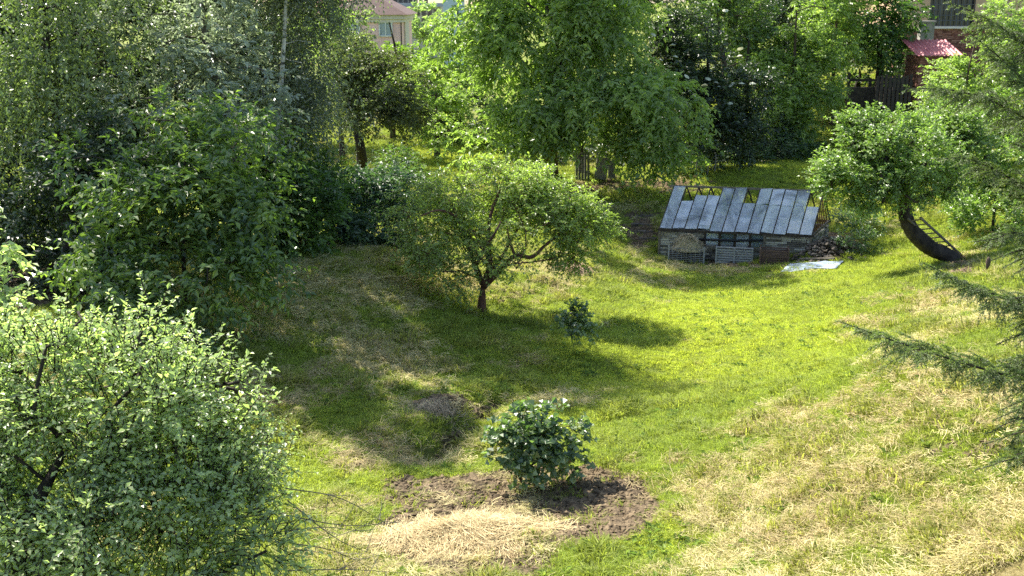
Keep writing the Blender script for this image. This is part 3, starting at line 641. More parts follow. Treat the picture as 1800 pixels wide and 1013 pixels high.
# --- the old apple tree in the middle
gb = G(845, 553)
def PA(px, py, dy=0): return P(px, py, gb[1]+dy)
ap = tree('old_apple_tree', 'old spreading apple tree with a forked reddish trunk in the middle of the hollow', 'tree',
     [B(800,340,27.5,70,42), B(885,328,27.8,72,36), B(970,352,27.3,66,42), B(1020,400,27,48,45), B(770,400,27,60,45), B(750,440,26.6,36,45), B(960,420,26.7,50,40), B(860,455,25.9,30,25), B(920,355,28.6,80,50),
      B(875,295,28.3,50,14), B(1010,450,26.8,40,25), B(850,380,28.6,60,40), B(780,480,26.2,35,30), B(915,462,25.9,18,15), B(720,370,27.3,26,30), B(1000,370,28,50,40), B(840,420,26.4,25,30)],
     dict(APPLE, ll=.085, lw=.045, tl=.34, k=10, up=.1, droop=.3), L_OLD, BARK_RED, lai=2.7, base=gb, seed=50, stems=True, nskel=130, tr=.15,
     trunk=[gb-[0,0,.2], PA(848,520), PA(849,492)], sub=.42)
# its main limbs
mb = MB()
for pts, r in [([(849,500),(836,470,.1),(826,440,.2),(812,400,.4),(790,350,.8)], .085), ([(849,500),(860,470,-.1),(858,430,.2),(862,380,.6),(880,330,1)], .09),
               ([(850,505),(875,480,-.2),(905,450,-.3),(935,452,-.2),(960,430,0),(1000,400,.3)], .08), ([(860,480),(880,455,.5),(900,420,1),(930,370,1.3)], .06), ([(836,470),(850,440,-.5),(870,410,-.7),(880,390,-.5)], .05),
               ([(812,400,.4),(800,380,.2),(770,370,-.2),(740,380,-.3)], .045), ([(905,450,-.3),(895,420,-.4),(890,390,-.3)], .04)]:
    c = curve([PA(p[0], p[1], p[2] if len(p) > 2 else 0) for p in pts], 6); mb.tube(c, r*(1-.65*np.linspace(0, 1, len(c))), 8)
mb.v = [tuple(np.array(p)-gb) for p in mb.v]; mb.build('limb', BARK_RED, ap, smooth=True)
# --- leaning tree, right
lb = G(1692, 458)
tree('leaning_tree', 'apple tree with a thick dark trunk leaning left over the lawn, right of the glasshouse', 'tree',
     [B(1500,300,32,62,62), B(1555,252,32.5,72,52), B(1640,268,33,72,58), B(1600,320,32,60,35), B(1490,335,31.6,42,24), B(1560,215,33,45,25), B(1490,232,32.5,32,28), B(1680,215,34,50,40), B(1452,328,31.5,22,20), B(1550,350,31.6,70,24), B(1700,260,33.4,60,60), B(1580,280,31.5,90,60), B(1660,330,33,45,30)],
     dict(APPLE, ll=.11, lw=.06, tl=.38), L_LEAN, BARK_LEAN, lai=3.0, base=lb, seed=51, stems=True, tr=.27, taper=.3, nskel=90,
     trunk=[lb-[0,0,.4], P(1668,452,32.4), P(1636,436,32.2), P(1609,414,32), P(1594,388,32), P(1590,358,32.1), P(1594,322,32.3)])
# --- right-hand bushes
tree('leafy_bush', 'bright green leafy bush below the red roofed shed', 'bush',
     [B(1690,150,46,50,42), B(1730,120,46,45,55), B(1660,190,45,50,35), B(1720,200,45,60,40), B(1645,135,47,25,20), B(1780,110,45,50,70), B(1790,30,46,60,50)], dict(MID, ll=.13, lw=.075), L_WAL, BARK, lai=3.0, tr=.08, seed=52)
tree('lilac_bush', 'glossy dark green bush at the right edge behind the spruce sprays', 'bush',
     [B(1720,320,36,60,50), B(1780,300,35,60,70), B(1690,370,34.5,45,25), B(1760,390,34,60,30), B(1790,200,37,60,60), B(1860,330,35,70,90), B(1700,250,37,50,50)], dict(APPLE, ll=.12, lw=.07, tl=.4), L_LEAN, BARK_DARK, lai=3.2, tr=.07, seed=53)
tree('weed_bush', 'sprawling pale green weeds growing on the rubble beside the glasshouse', 'bush',
     [B(1498,392,38,34,16), B(1520,425,36.6,26,22), B(1490,375,39,26,14), B(1530,395,37.6,25,18), B(1495,430,36.8,22,12)], dict(APPLE, ll=.10, lw=.055, tl=.25), L_CUR, BARK_DARK, lai=2.2, tr=.02, seed=54)
tree('nettle_clump', 'low grey green weeds along the wire fence under the dark trees', 'bush',
     [B(1235,296,50,34,16), B(1278,286,51,30,17), B(1190,304,49.5,20,12), B(1325,275,52,35,18), B(1375,262,53.5,35,18), B(1415,250,54.5,30,18)], dict(APPLE, ll=.16, lw=.06, tl=.35), L_TEAL, BARK_DARK, lai=2., tr=.02, seed=55)
# --- currant bushes on the lawn
tree('currant_bush', 'round glossy currant bush on the bare soil in the foreground', 'bush',
     [B(932,795,15.5,42,24), B(932,768,15.6,50,38), B(905,785,15.5,26,30), B(972,780,15.6,28,30), B(945,742,15.9,36,18), B(985,745,15.8,14,14), B(918,728,15.7,10,14), B(888,785,15.5,18,26), B(930,822,15.4,34,14), B(885,760,15.5,16,18), B(925,728,15.9,18,18), B(990,800,15.5,26,26), B(1000,760,15.7,18,22), B(962,812,15.5,34,16)], dict(CURR, ll=.10, lw=.105), L_CUR, BARK_DARK, lai=4.0, base=G(932,848), tr=.035, seed=56, stems=True, sub=.2)
tree('small_currant_bush', 'small young currant bush with thin stems on the open lawn', 'bush',
     [B(1010,560,23.4,24,18), B(1000,580,23.3,18,14), B(1024,575,23.3,16,16), B(1040,580,23.2,8,6), B(1005,543,23.4,14,8)], dict(CURR, ll=.085, lw=.08, tl=.18), L_CUR, BARK_DARK, lai=3.4, base=G(1008,604), tr=.022, seed=57, stems=True, sub=.12)
print('leaves', NLEAF[0])
# ------------------------------------------------------------------ spruce at the right edge
L_SPR = leafmat('spruce_needles', (.06,.10,.035), (.13,.18,.06), (.28,.34,.13), .38, .5, .5, (1.4,1.6,.7), 1.2)
def spruce():
    rng = np.random.default_rng(91)
    base = on(7.2, 11.2)
    root = thing('spruce_tree', 'spruce reaching in from the right edge with long drooping needled branches', 'tree', base)
    tr_ = curve([base-[0,0,.3], base+[0,0,4], base+[0.1,0,9], base+[0,.1,14]], 6)
    tv, tf = tube(tr_, .2*(1-.85*np.linspace(0, 1, len(tr_))), 10)
    mesh('trunk', tv, tf, BARK_DARK, root, smooth=True)
    # (points of the branch, side shoot length, number of shoots factor)
    BR = [([(1960,700,10.4),(1800,668,10.2),(1640,622,10),(1545,590,9.9),(1478,566,9.8)], .50, 1),
          ([(1960,640,10.8),(1830,555,10.6),(1740,515,10.4),(1680,490,10.3),(1622,462,10.2)], .52, 1),
          ([(1960,520,11.2),(1860,440,11),(1790,410,10.8),(1750,420,10.6),(1712,425,10.5)], .42, 1),
          ([(1960,440,11.4),(1850,370,11.2),(1770,310,11),(1700,280,10.9),(1650,280,10.8)], .44, 1),
          ([(1960,330,11.6),(1850,240,11.4),(1760,185,11.2),(1680,160,11),(1595,155,10.9)], .48, 1),
          ([(1960,200,11.8),(1860,130,11.6),(1790,70,11.4),(1730,30,11.2),(1668,5,11.1)], .46, 1),
          ([(1960,260,11.2),(1880,200,11),(1800,140,10.9),(1750,95,10.8),(1700,55,10.8)], .44, 1),
          ([(1960,800,10.2),(1870,745,10),(1810,735,9.9),(1770,745,9.9),(1740,762,9.9)], .40, 1),
          ([(1960,600,11.6),(1880,560,11.4),(1820,580,11.2),(1785,610,11.1)], .44, 1),
          ([(1960,110,11.9),(1880,20,11.7),(1820,-30,11.6),(1760,-50,11.5)], .45, 1),
          ([(1960,380,11.0),(1880,320,10.8),(1820,270,10.7),(1775,250,10.7)], .42, 1),
          ([(1990,760,10.9),(1900,690,10.8),(1840,700,10.6),(1790,720,10.5)], .44, 1),
          ([(1960,680,11.3),(1880,640,11.1),(1810,640,10.9),(1750,660,10.8)], .42, 1),
          ([(1960,480,11.8),(1880,420,11.6),(1830,450,11.4),(1790,480,11.3)], .42, 1),
          ([(1960,300,12),(1880,240,11.8),(1810,210,11.7),(1740,230,11.6)], .44, 1),
          ([(1960,160,11.5),(1880,110,11.3),(1820,100,11.2),(1760,120,11.1)], .42, 1),
          ([(1960,60,11.2),(1880,40,11.1),(1830,10,11),(1790,-5,11)], .4, 1),
          ([(1960,860,10.3),(1890,810,10.2),(1830,790,10.1),(1785,800,10)], .34, 1)]
    r2 = np.random.default_rng(17)
    for yq in list(np.linspace(-40, 400, 12))+list(np.linspace(430, 800, 15)):
        yy = yq+r2.normal()*12; tx = 1765+r2.random()*50 if yq < 420 else 1715+r2.random()*75; D_ = 10.2+1.5*r2.random()
        BR.append(([(1985,yy+70,D_+.5),(1910,yy+15,D_+.3),(1850,yy,D_+.1),((1850+tx)/2,yy+8,D_),(tx,yy+28,D_)], .44, 1))
    for q in range(20):                                              # boughs on its far side
        a = -1.5+3.4*r2.random(); z0 = 1.6+9.5*q/19; L_ = (2.3-1.2*q/19)*(.8+.3*r2.random()); d = np.array([math.cos(a), math.sin(a), 0])
        BR.append(([base+d*L_*f+np.array([0, 0, z0-.5*f+.25*f*f]) for f in (.15, .5, .8, 1)], .42, 1))
    for bi, (pts, sl, _) in enumerate(BR):
        w = [p if isinstance(p, np.ndarray) else P(*p) for p in pts]; t0 = tr_[np.argmin(np.abs(tr_[:, 2]-w[0][2]-.3))]
        c = curve([t0]+w, 8); seg = np.linalg.norm(np.diff(c, axis=0), axis=1); s = np.concatenate([[0], np.cumsum(seg)]); Lt = s[-1]
        tv, tf = tube(c, .028*(1-.88*s/Lt), 6)
        us = np.arange(.5, Lt, .026); us = us+rng.normal(size=len(us))*.008
        A = np.stack([np.interp(us, s, c[:, k]) for k in range(3)], 1); A2 = np.stack([np.interp(us+.02, s, c[:, k]) for k in range(3)], 1)
        tg = unit(A2-A); tg[-1] = tg[-2]; side = unit(np.cross(tg, [0, 0, 1.])); sg = np.where(np.arange(len(us)) % 2 == 0, 1, -1)[:, None]
        ln = sl*np.clip((Lt-us)/.9, .16, 1)*(.55+.6*rng.random(len(us)))
        D = unit(tg*.7+side*sg*(.35+.5*rng.random((len(us), 1)))+rng.normal(size=(len(us), 3))*.22+np.array([0,0,.12])); dr = .15+.55*rng.random(len(us))
        SB = [A]; SD = [D]; SL = [ln]; SDR = [dr]; bk = ln > .13
        for q in (.3, .45, .6, .75):                              # second order shoots hang from the first
            for sgn in (1, -1):
                p = A[bk]+D[bk]*(ln[bk]*q)[:, None]-np.array([0, 0, 1.])*(dr[bk]*ln[bk]*q*q)[:, None]
                tt = unit(D[bk]-np.array([0, 0, 1.])*(2*dr[bk]*q)[:, None]); s2 = unit(np.cross(tt, [0.1, .05, 1.]))
                SB.append(p); SD.append(unit(tt*.8+s2*sgn*.6+rng.normal(size=p.shape)*.15)); SL.append(ln[bk]*.42*(.6+.6*rng.random(len(p)))*(1.1-q)); SDR.append(dr[bk]*1.1)
        SB = np.concatenate(SB); SD = np.concatenate(SD); SL = np.concatenate(SL); SDR = np.concatenate(SDR)
        nn = np.maximum(4, (SL/.0035).astype(int)); idx = np.repeat(np.arange(len(SB)), nn); u = rng.random(len(idx))
        up = np.array([0, 0, 1.]); l = SL[idx]*u
        p = SB[idx]+SD[idx]*l[:, None]-up*(SDR[idx]*l*u)[:, None]; tt = unit(SD[idx]-up*(2*SDR[idx]*u)[:, None])
        r = unit(np.cross(tt, rng.normal(size=tt.shape))); nd = unit(tt*.75+r*.8)
        sz = .021*(.7+.6*rng.random(len(p))); V = leaf_quads(p, nd, unit(np.cross(nd, r)+.3*r), sz, np.full(len(p), .0068), .0)
        # shoot stems
        M = len(SB); tp = np.array([0, .5, 1.]); tw = SB[:, None]+SD[:, None]*(SL[:, None]*tp)[..., None]-up*(SDR[:, None]*SL[:, None]*tp**2)[..., None]
        an = np.arange(3)*2*math.pi/3; off = np.stack([np.cos(an), np.sin(an)*.7, np.sin(an)*.7], 1); rr = np.array([.0035, .0025, .0012])
        VV = tw[:, :, None]+off[None, None]*rr[None, :, None, None]; b = np.arange(M)[:, None, None]*9+np.array([0, 3])[None, :, None]; j = np.arange(3)[None, None]; k = (j+1) % 3
        FF = np.stack([b+j, b+k, b+3+k, b+3+j], -1).reshape(-1, 4)
        tv, tf = join([(tv, tf), (VV.reshape(-1, 3), FF)])
        bo = mesh('branch', tv, tf, BARK_DARK, root)
        tint = np.clip(.25*u+.5*rng.random(len(u))+.2*(rng.random(M)[idx]), 0, 1)
        no = mesh('needles', V.reshape(-1, 3)-np.array(base), leaf_faces(len(V)), L_SPR, None, {'tint': np.repeat(tint, 4)}); no.parent = bo
    # a cone hanging on a spray
    mb = MB(); a = P(1738, 452, 10.4); mb.tube([a, a-[0,0,.02], a-[0,0,.05], a-[0,0,.09], a-[0.005,0,.125]], [.006,.018,.024,.02,.006], 8)
    mb.v = [tuple(np.array(p)-base) for p in mb.v]; mb.build('cone', BARK, root, smooth=True)
spruce()

# ------------------------------------------------------------------ bare twigs of the near apple tree
apple = bpy.data.objects['apple_tree']; rt = np.random.default_rng(12); mb = MB()
for a, b_, sag in [((500,858,9.6),(705,938,10.1),-20),((505,880,9.6),(690,985,10),18),((500,935,9.4),(640,935,9.9),-8),((500,1003,9.2),(720,1008,9.8),-4),((495,905,9.5),(735,915,10.2),14),((510,955,9.3),(655,1000,9.7),-10)]:
    m = tuple((np.array(a)+np.array(b_))/2+np.array([0, sag, 0])); c = curve([P(*a), P(*m), P(*b_)], 8)
    mb.tube(c, .007*(1-.8*np.linspace(0, 1, len(c))), 5)
    for i in range(5):
        k = rt.integers(3, len(c)-2); d = unit(c[k+1]-c[k])*.6+rt.normal(size=3)*.5; d = d/np.linalg.norm(d); L_ = .15+.25*rt.random()
        mb.tube([c[k], c[k]+d*L_*.5, c[k]+d*L_+np.array([0, 0, .03])], [.004, .003, .0015], 4)
ab = np.array(apple.location); mb.v = [tuple(np.array(p)-ab) for p in mb.v]; mb.build('dead_twigs', BARK_GREY, apple)

# ------------------------------------------------------------------ glasshouse
WOODG = plain('weathered_wood', (.10,.085,.065), (.26,.22,.17), 5, .85, .5, 20, stretch=(1,1,5))
WOODD = plain('dark_frame_wood', (.025,.02,.016), (.085,.065,.05), 6, .8, .5, 20)
WOODO = plain('orange_sun_tinted_wood', (.16,.075,.025), (.36,.18,.07), 6, .8, .5, 20)  # orange sunlight on the gable is put into this wood's colour
WOODR = plain('brown_crate_wood', (.08,.05,.038), (.20,.13,.10), 5, .85, .5, 20, stretch=(1,1,4))
PALEB = plain('pale_crate_boards', (.24,.24,.23), (.48,.48,.46), 5, .8, .4, 20, stretch=(1,1,4))
METAL = plain('galvanised_metal', (.22,.23,.24), (.42,.43,.44), 5, .5, .2, 20, metal=.4)
PIPE = plain('black_plastic', (.006,.006,.007), (.02,.02,.022), 5, .5, 0)
CONC = plain('old_concrete', (.16,.145,.12), (.36,.34,.29), 4, .9, .6, 16)
MORT = plain('dark_mortar', (.07,.06,.05), (.16,.14,.11), 6, .95, .5, 20)  # dark grey-brown mottled tone for the floor
def brickmat(name, cols):
    m, t, N, L, b = newmat(name); at = N.new('ShaderNodeAttribute'); at.attribute_name = 'tint'
    n = noise(N, L, 9, 5, .7); mx = N.new('ShaderNodeMath'); mx.operation = 'MULTIPLY_ADD'; mx.inputs[1].default_value = .5; L.new(n.outputs[0], mx.inputs[0])
    sb = N.new('ShaderNodeMath'); sb.operation = 'MULTIPLY_ADD'; sb.inputs[1].default_value = .8; sb.inputs[2].default_value = -.15; L.new(at.outputs['Fac'], sb.inputs[0]); L.new(sb.outputs[0], mx.inputs[2])
    L.new(ramp(N, L, mx.outputs[0], [(.1+.8*i/(len(cols)-1), c) for i, c in enumerate(cols)]), b.inputs['Base Color']); b.inputs['Roughness'].default_value = .92
    n2 = noise(N, L, 25, 4, .6); bp = N.new('ShaderNodeBump'); bp.inputs['Strength'].default_value = .5; bp.inputs['Distance'].default_value = .02; L.new(n2.outputs[0], bp.inputs['Height']); L.new(bp.outputs[0], b.inputs['Normal']); return m
STONE = brickmat('layered_rubble_stone', [(.08,.07,.06), (.22,.195,.16), (.40,.365,.30), (.58,.54,.46)])
BRICK = brickmat('red_brick', [(.12,.05,.035), (.25,.10,.07), (.34,.17,.12)])
def glassmat(name, col, tr0, tr1, rough=.12):
    m, t, N, L, b = newmat(name); b.inputs['Base Color'].default_value = (*col, 1); b.inputs['Roughness'].default_value = rough; b.inputs['Specular IOR Level'].default_value = .8
    tc = N.new('ShaderNodeTexCoord'); mp = N.new('ShaderNodeMapping'); mp.inputs['Scale'].default_value = (1, .5, .5); L.new(tc.outputs['Object'], mp.inputs[0])
    n = noise(N, L, 2.2, 6, .7, mp.outputs[0], .8)
    tl = N.new('ShaderNodeBsdfTranslucent'); tl.inputs[0].default_value = (*[c*.9 for c in col], 1)
    n3_ = noise(N, L, .9, 3, .6, tc.outputs['Object'], 1.2); L.new(ramp(N, L, n3_.outputs[0], [(.35, tuple(c*.5 for c in col)), (.5, col), (.68, tuple(min(.9, c*1.25) for c in col))]), b.inputs['Base Color'])  # broad pale and dark patches put reflections into the pane colour
    m0 = N.new('ShaderNodeMixShader'); m0.inputs[0].default_value = .3; L.new(b.outputs[0], m0.inputs[1]); L.new(tl.outputs[0], m0.inputs[2])
    tp = N.new('ShaderNodeBsdfTransparent'); tp.inputs[0].default_value = (.9,.95,.95,1)
    mr = N.new('ShaderNodeMapRange'); mr.inputs[1].default_value = .3; mr.inputs[2].default_value = .7; mr.inputs[3].default_value = tr0; mr.inputs[4].default_value = tr1; L.new(n.outputs[0], mr.inputs[0])
    ms = N.new('ShaderNodeMixShader'); L.new(mr.outputs[0], ms.inputs[0]); L.new(m0.outputs[0], ms.inputs[1]); L.new(tp.outputs[0], ms.inputs[2])
    L.new(ms.outputs[0], N['Material Output'].inputs[0]); return m
GLS = [glassmat('dusty_sky_glass', (.66,.71,.78), .28, .72), glassmat('limed_sky_glass', (.76,.81,.88), .08, .45), glassmat('clearer_glass', (.25,.32,.36), .35, .8), glassmat('milky_glass', (.68,.73,.80), .2, .65)]  # pale blue-white tones mix dust with painted sky reflection
GA = -math.radians(12.0); gu = np.array([math.cos(GA), math.sin(GA), 0]); gv = np.array([-math.sin(GA), math.cos(GA), 0]); gw = np.array([0, 0, 1.])
GO = G(1158, 450); Lg = 5.0
while topix(*(GO+gu*Lg))[0] < 1424: Lg += .02
zr = float(z_at(*(GO+gu*Lg)[:2])); GO = GO.copy(); GO[2] = (GO[2]*.6+zr*.4)
Wg, He, Hr = 2.9, .78, 2.14
gh = thing('greenhouse', 'old glasshouse with patchy glass roof on a layered stone base', 'greenhouse', GO, rz=GA)
def masonry(name, parent, x0, x1, y, thick, z0, z1, mat, bh=.075, bl=.30, axis='x', seed=0, gap=.012, lean=0):
    """coursed stones, each a block of its own length and set a little in or out"""
    rng = np.random.default_rng(seed); V = []; Fc = []; T = []
    def q(a, b, c): return (a, b, c) if axis == 'x' else (b, a, c)
    z = z0
    while z < z1-.02:
        h = min(bh*(.75+.5*rng.random()), z1-z); x = x0
        while x < x1-.02:
            l = min(bl*(.5+rng.random()), x1-x); o_ = (rng.random()-.5)*.05; tt = rng.random(); k = len(V)
            for sy in (0, 1):
                for (xx, zz) in ((x+gap/2, z+gap/2), (x+l-gap/2, z+gap/2), (x+l-gap/2, z+h-gap/2), (x+gap/2, z+h-gap/2)):
                    V.append(q(xx+rng.normal()*.004, y+(o_ if sy == 0 else thick+o_), zz+rng.normal()*.004))
            Fc += [(k, k+1, k+2, k+3), (k+7, k+6, k+5, k+4), (k, k+4, k+5, k+1), (k+1, k+5, k+6, k+2), (k+2, k+6, k+7, k+3), (k+3, k+7, k+4, k)]; T += [tt]*8
            x += l
        z += h
    o = mesh(name, V, Fc, mat, None, {'tint': T}); o.parent = parent; return o
def gbox(name, mat, items, bevel=0):
    mb = MB()
    for c, s in items: mb.box(c, s)
    return mb.build(name, mat, gh, bevel=bevel)
nb = 12; bw = Lg/nb
masonry('stone_wall', gh, 0, Lg*.30, 0, .22, -.25, He-.06, STONE, seed=1)
masonry('stone_wall', gh, Lg*.70, Lg, 0, .22, -.25, He-.06, STONE, seed=2)
masonry('stone_wall', gh, .225, Wg-.0, Lg-.22, .22, -.35, He-.1, STONE, axis='y', seed=3, bl=.34)
masonry('stone_wall', gh, .225, Wg, 0, .22, -.35, He-.1, STONE, axis='y', seed=4)
masonry('stone_wall', gh, .22, Lg-.22, Wg-.22, .22, -.3, He-.1, STONE, seed=5)
masonry('stone_wall', gh, Lg*.30, Lg*.70, .02, .2, -.25, .22, STONE, seed=6)
gbox('floor', MORT, [((Lg/2, Wg/2, -.05), (Lg-.5, Wg-.5, .1))])
# low panels of the middle bays
for i, (f0, f1) in enumerate([(.302, .40), (.405, .50), (.505, .60), (.605, .695)]):
    gbox('lower_pane', GLS[2] if i % 2 else GLS[0], [((Lg*(f0+f1)/2, (.08), .58), (Lg*(f1-f0)-.04, .006, .60))])
gbox('skirt_board', WOODG, [((Lg*.5, -.004, .20), (Lg*.39, .03, .12))])
for f in (.003, .302, .40, .50, .60, .697, .995):
    gbox('post', WOODG if f in (.697, .995, .003) else WOODD, [((Lg*f, .03 if .1 < f < .69 else -.035, .27), (.07, .07, .94))])
mb = MB(); mb.tube([(Lg*.27, -.10, .50), (Lg*.5, -.11, .52), (Lg*.69, -.10, .57)], .045, 8); mb.build('pipe', PIPE, gh, smooth=True)
gbox('eave_beam', WOODD, [((Lg/2, 0, He), (Lg+.1, .10, .08))]); gbox('eave_beam', WOODD, [((Lg/2, Wg, He), (Lg+.1, .10, .08))])
gbox('ridge_beam', WOODG, [((Lg/2-.1, Wg/2, Hr+.02), (Lg+.1, .06, .07))])
def slope(x, s, back=False, off=0):
    """a point of the roof: s runs from the eave (0) to the ridge (1)"""
    n_ = np.array([0, -(Hr-He), Wg/2]); n_ = n_/np.linalg.norm(n_)
    y = Wg/2*s; z = He+.05+(Hr-He-.05)*s
    p = np.array([x, y, z])+np.array([0, -abs(n_[1]), n_[2]])*off
    if back: p[1] = Wg-p[1]
    return p
for back in (False, True):
    for i in range(nb+1):
        mb = MB(); mb.beam(slope(i*bw, -.02, back, .01), slope(i*bw, 1, back, .01), .035, .055); mb.build('glazing_bar', WOODD, gh)
rgp = np.random.default_rng(4)
def pane(i, s0, s1, m, back=False, off=.045, shift=0, tilt=0):
    x0 = i*bw+.022+shift; x1 = (i+1)*bw-.022+shift; V = [slope(x0, s0, back, off), slope(x1, s0+tilt, back, off), slope(x1, s1+tilt, back, off), slope(x0, s1, back, off)]
    V2 = [slope(x0, s0, back, off+.004), slope(x1, s0+tilt, back, off+.004), slope(x1, s1+tilt, back, off+.004), slope(x0, s1, back, off+.004)]
    o = mesh('pane', V+V2, [(3,2,1,0), (4,5,6,7), (0,1,5,4), (1,2,6,5), (2,3,7,6), (3,0,4,7)], GLS[m], None); o.parent = gh
PN = {0: [(0,.66,0), (.64,.99,0)], 1: [(0,.64,1)], 2: [(0,.34,0), (.32,.80,3)], 3: [(.02,.12,3), (.10,.80,1)], 4: [(-.03,.64,0), (.62,.99,0)],
      5: [(-.03,.38,1), (.36,.64,0), (.62,.99,0)], 6: [(-.02,.34,1), (.32,.64,0)], 7: [(-.03,.64,0), (.62,.99,3)], 8: [(0,.64,3), (.62,.99,1)], 9: [(-.03,.64,3), (.62,.99,1)],
      10: [(0,.32,1), (.30,.64,0), (.62,.98,3)], 11: [(-.02,.62,1)]}
for i, L_ in PN.items():
    for j, (a, b_, m) in enumerate(L_): pane(i, a, b_, m, off=.045+.012*j, tilt=rgp.normal()*.012)
for i in (0, 1, 4, 5, 8, 9):
    pane(i, 0, .45, 2, True); 
    if i in (4, 8): pane(i, .46, .95, 2, True, .06)
# gable ends: boarded triangle in vertical slats
for gx, nsl in ((Lg-.02, 9), (.02, 7)):
    for j in range(nsl):
        mb = MB()
        y = .18+(Wg-.36)*j/(nsl-1); top = He+(Hr-He)*(1-abs(y-Wg/2)/(Wg/2))-.08; mb.box((gx, y, (He+top)/2), (.035, .05, max(top-He, .05))); mb.build('gable_slat', WOODO, gh)
    mb = MB(); mb.beam((gx, .02, He+.01), (gx, Wg-.02, He+.01), .09, .09); mb.build('gable_beam', WOODG, gh)
for i in (3, 6, 9):
    mb = MB(); mb.beam((i*bw, .5, He+.5), (i*bw, Wg-.5, He+.5), .03, .04); mb.build('tie_bar', WOODD, gh)

SK = math.tan(math.radians(15))       # the old frame is out of square: its ends run back to the right
for o in gh.children_recursive:
    n = len(o.data.vertices); co = np.empty(n*3, np.float32); o.data.vertices.foreach_get('co', co); co = co.reshape(-1, 3); co[:, 0] += SK*co[:, 1]; o.data.vertices.foreach_set('co', co.ravel()); o.data.update()

# bins and crates along its front
def slat_crate(name, label, px, py, wdt, dpt, h, mat, nslat, cat='crate', middle=False, wire=False):
    c = G(px, py)-gv*.45; c = on(c[0], c[1]); t = thing(name, label, cat, c, rz=GA); rng = np.random.default_rng(int(px)); sh = h/nslat
    for nm, ax_, yy, ln in (('front_side', 0, 0, wdt), ('back_side', 0, dpt, wdt), ('left_side', 1, -wdt/2, dpt), ('right_side', 1, wdt/2, dpt)):
        mb = MB()
        for k in range(nslat):
            z = -.03+sh*(k+.5)
            if ax_ == 0: mb.box((0, yy, z), (ln, .025, sh*(.72 if not wire else .25)), rz=rng.normal()*.008)
            else: mb.box((yy, dpt/2, z), (.025, ln-.06, sh*(.72 if not wire else .25)))
        if wire and ax_ == 0:
            for k in range(9): mb.box((-wdt/2+wdt*k/8, yy-.018, h/2), (.012, .012, h))
        mb.build('side_slats', mat, t)
    for sx in (-1, 1):
        for yy in (-.02, dpt+.02):
            mb = MB(); mb.box((sx*(wdt/2-.02), yy+(-.02 if yy < 0 else .02), h/2), (.05, .05, h+.06)); mb.build('post', mat, t)
    if middle:
        mb = MB(); mb.box((0, -.035, h/2), (.06, .04, h)); mb.build('post', mat, t)
        mb = MB()
        for a, b_ in (((-wdt/2, 0), (wdt/2, 0)), ((-wdt/2, dpt), (wdt/2, dpt))): mb.beam((a[0], a[1], h+.02), (b_[0], b_[1], h+.02), .06, .03)
        mb.build('rim', mat, t)
    mb = MB(); mb.box((0, dpt/2, h*.3), (wdt-.08, dpt-.08, h*.5)); mb.build('compost', plain(name+'_filling', (.03,.02,.014), (.11,.08,.05), 9, .95, .8), t)
    return t, c
wb, wc = slat_crate('compost_bin', 'grey slatted compost bin heaped with hay, at the left end of the glasshouse', 1207, 456, 1.3, .6, .60, PALEB, 9, 'compost bin', wire=True)
slat_crate('slatted_crate', 'pale grey slatted crate with an open top in front of the glasshouse middle', 1290, 459, 1.3, .55, .54, PALEB, 6, middle=True)
slat_crate('wooden_crate', 'dark brown slatted crate in front of the right stone wall of the glasshouse', 1360, 461, .98, .55, .56, WOODR, 8)
def mound(name, label, cat, c, rx, ry, h, col1, col2, seed, rz=0, nst=900, L0=.35, wd=.009, parent=None, flat=1.5):
    """a heap: lumpy core with stalks laid all over it"""
    rng = np.random.default_rng(seed); c = np.asarray(c, float); V = []; T = []
    na, nr = 40, 12
    for i in range(nr+1):
        for j in range(na):
            a = j*2*math.pi/na; r = i/nr; k = 1+.6*(float(fbm(math.cos(a)*1.6+seed, math.sin(a)*1.6, seed, 3))-.45)*2
            x = math.cos(a)*rx*r*k; y = math.sin(a)*ry*r*k; x, y = x*math.cos(rz)-y*math.sin(rz), x*math.sin(rz)+y*math.cos(rz)
            gz_ = float(z_at(c[0]+x, c[1]+y)) if parent is None else c[2]
            z = gz_-.04+h*max(0, 1-r**flat)*(1+.35*(float(fbm(x*3+seed, y*3, seed, 3))-.45)*2)+.0
            V.append((c[0]+x, c[1]+y, z)); T.append(.3)
    F_ = [(i*na+j, i*na+(j+1) % na, (i+1)*na+(j+1) % na, (i+1)*na+j) for i in range(nr) for j in range(na)]
    core = np.array(V)
    for q in range(nst):
        k = rng.integers(0, len(core)); p = core[k]+np.array([rng.normal()*.06, rng.normal()*.06, rng.random()*.035+.01]); a = rng.random()*6.283 if rng.random() < .2 else float(fbm(p[0]*1.3, p[1]*1.3, seed, 2))*13+rng.normal()*.35
        L_ = L0*(.4+rng.random()); d = np.array([math.cos(a), math.sin(a), rng.normal()*.25]); s = np.array([-d[1], d[0], rng.normal()*.4]); s = s/np.linalg.norm(s)*wd/2; m = p+np.array([0, 0, .02+.03*rng.random()]); e0 = p-d*L_/2; e1 = p+d*L_/2; e1[2] -= .02
        b = len(V); V += [e0-s, e0+s, m-s, m+s, e1-s, e1+s]; F_ += [(b, b+1, b+3, b+2), (b+2, b+3, b+5, b+4)]; T += [rng.random()]*6
    m, t, N, L, bs = newmat(name+'_stalks'); at = N.new('ShaderNodeAttribute'); at.attribute_name = 'tint'; L.new(ramp(N, L, at.outputs['Fac'], [(0, col1), (1, col2)]), bs.inputs['Base Color']); bs.inputs['Roughness'].default_value = .85
    o = mesh(name, V, F_, m, None, {'tint': T}, loc=c); return tag(o, label, cat)
hc = wc+gv*.30+gw*.47
mound('hay_heap', 'heap of dry hay piled on top of the compost bin', 'hay heap', hc, .60, .36, .56, (.30,.25,.15), (.66,.57,.36), 5, GA, 1800, .3, .008, parent=1)
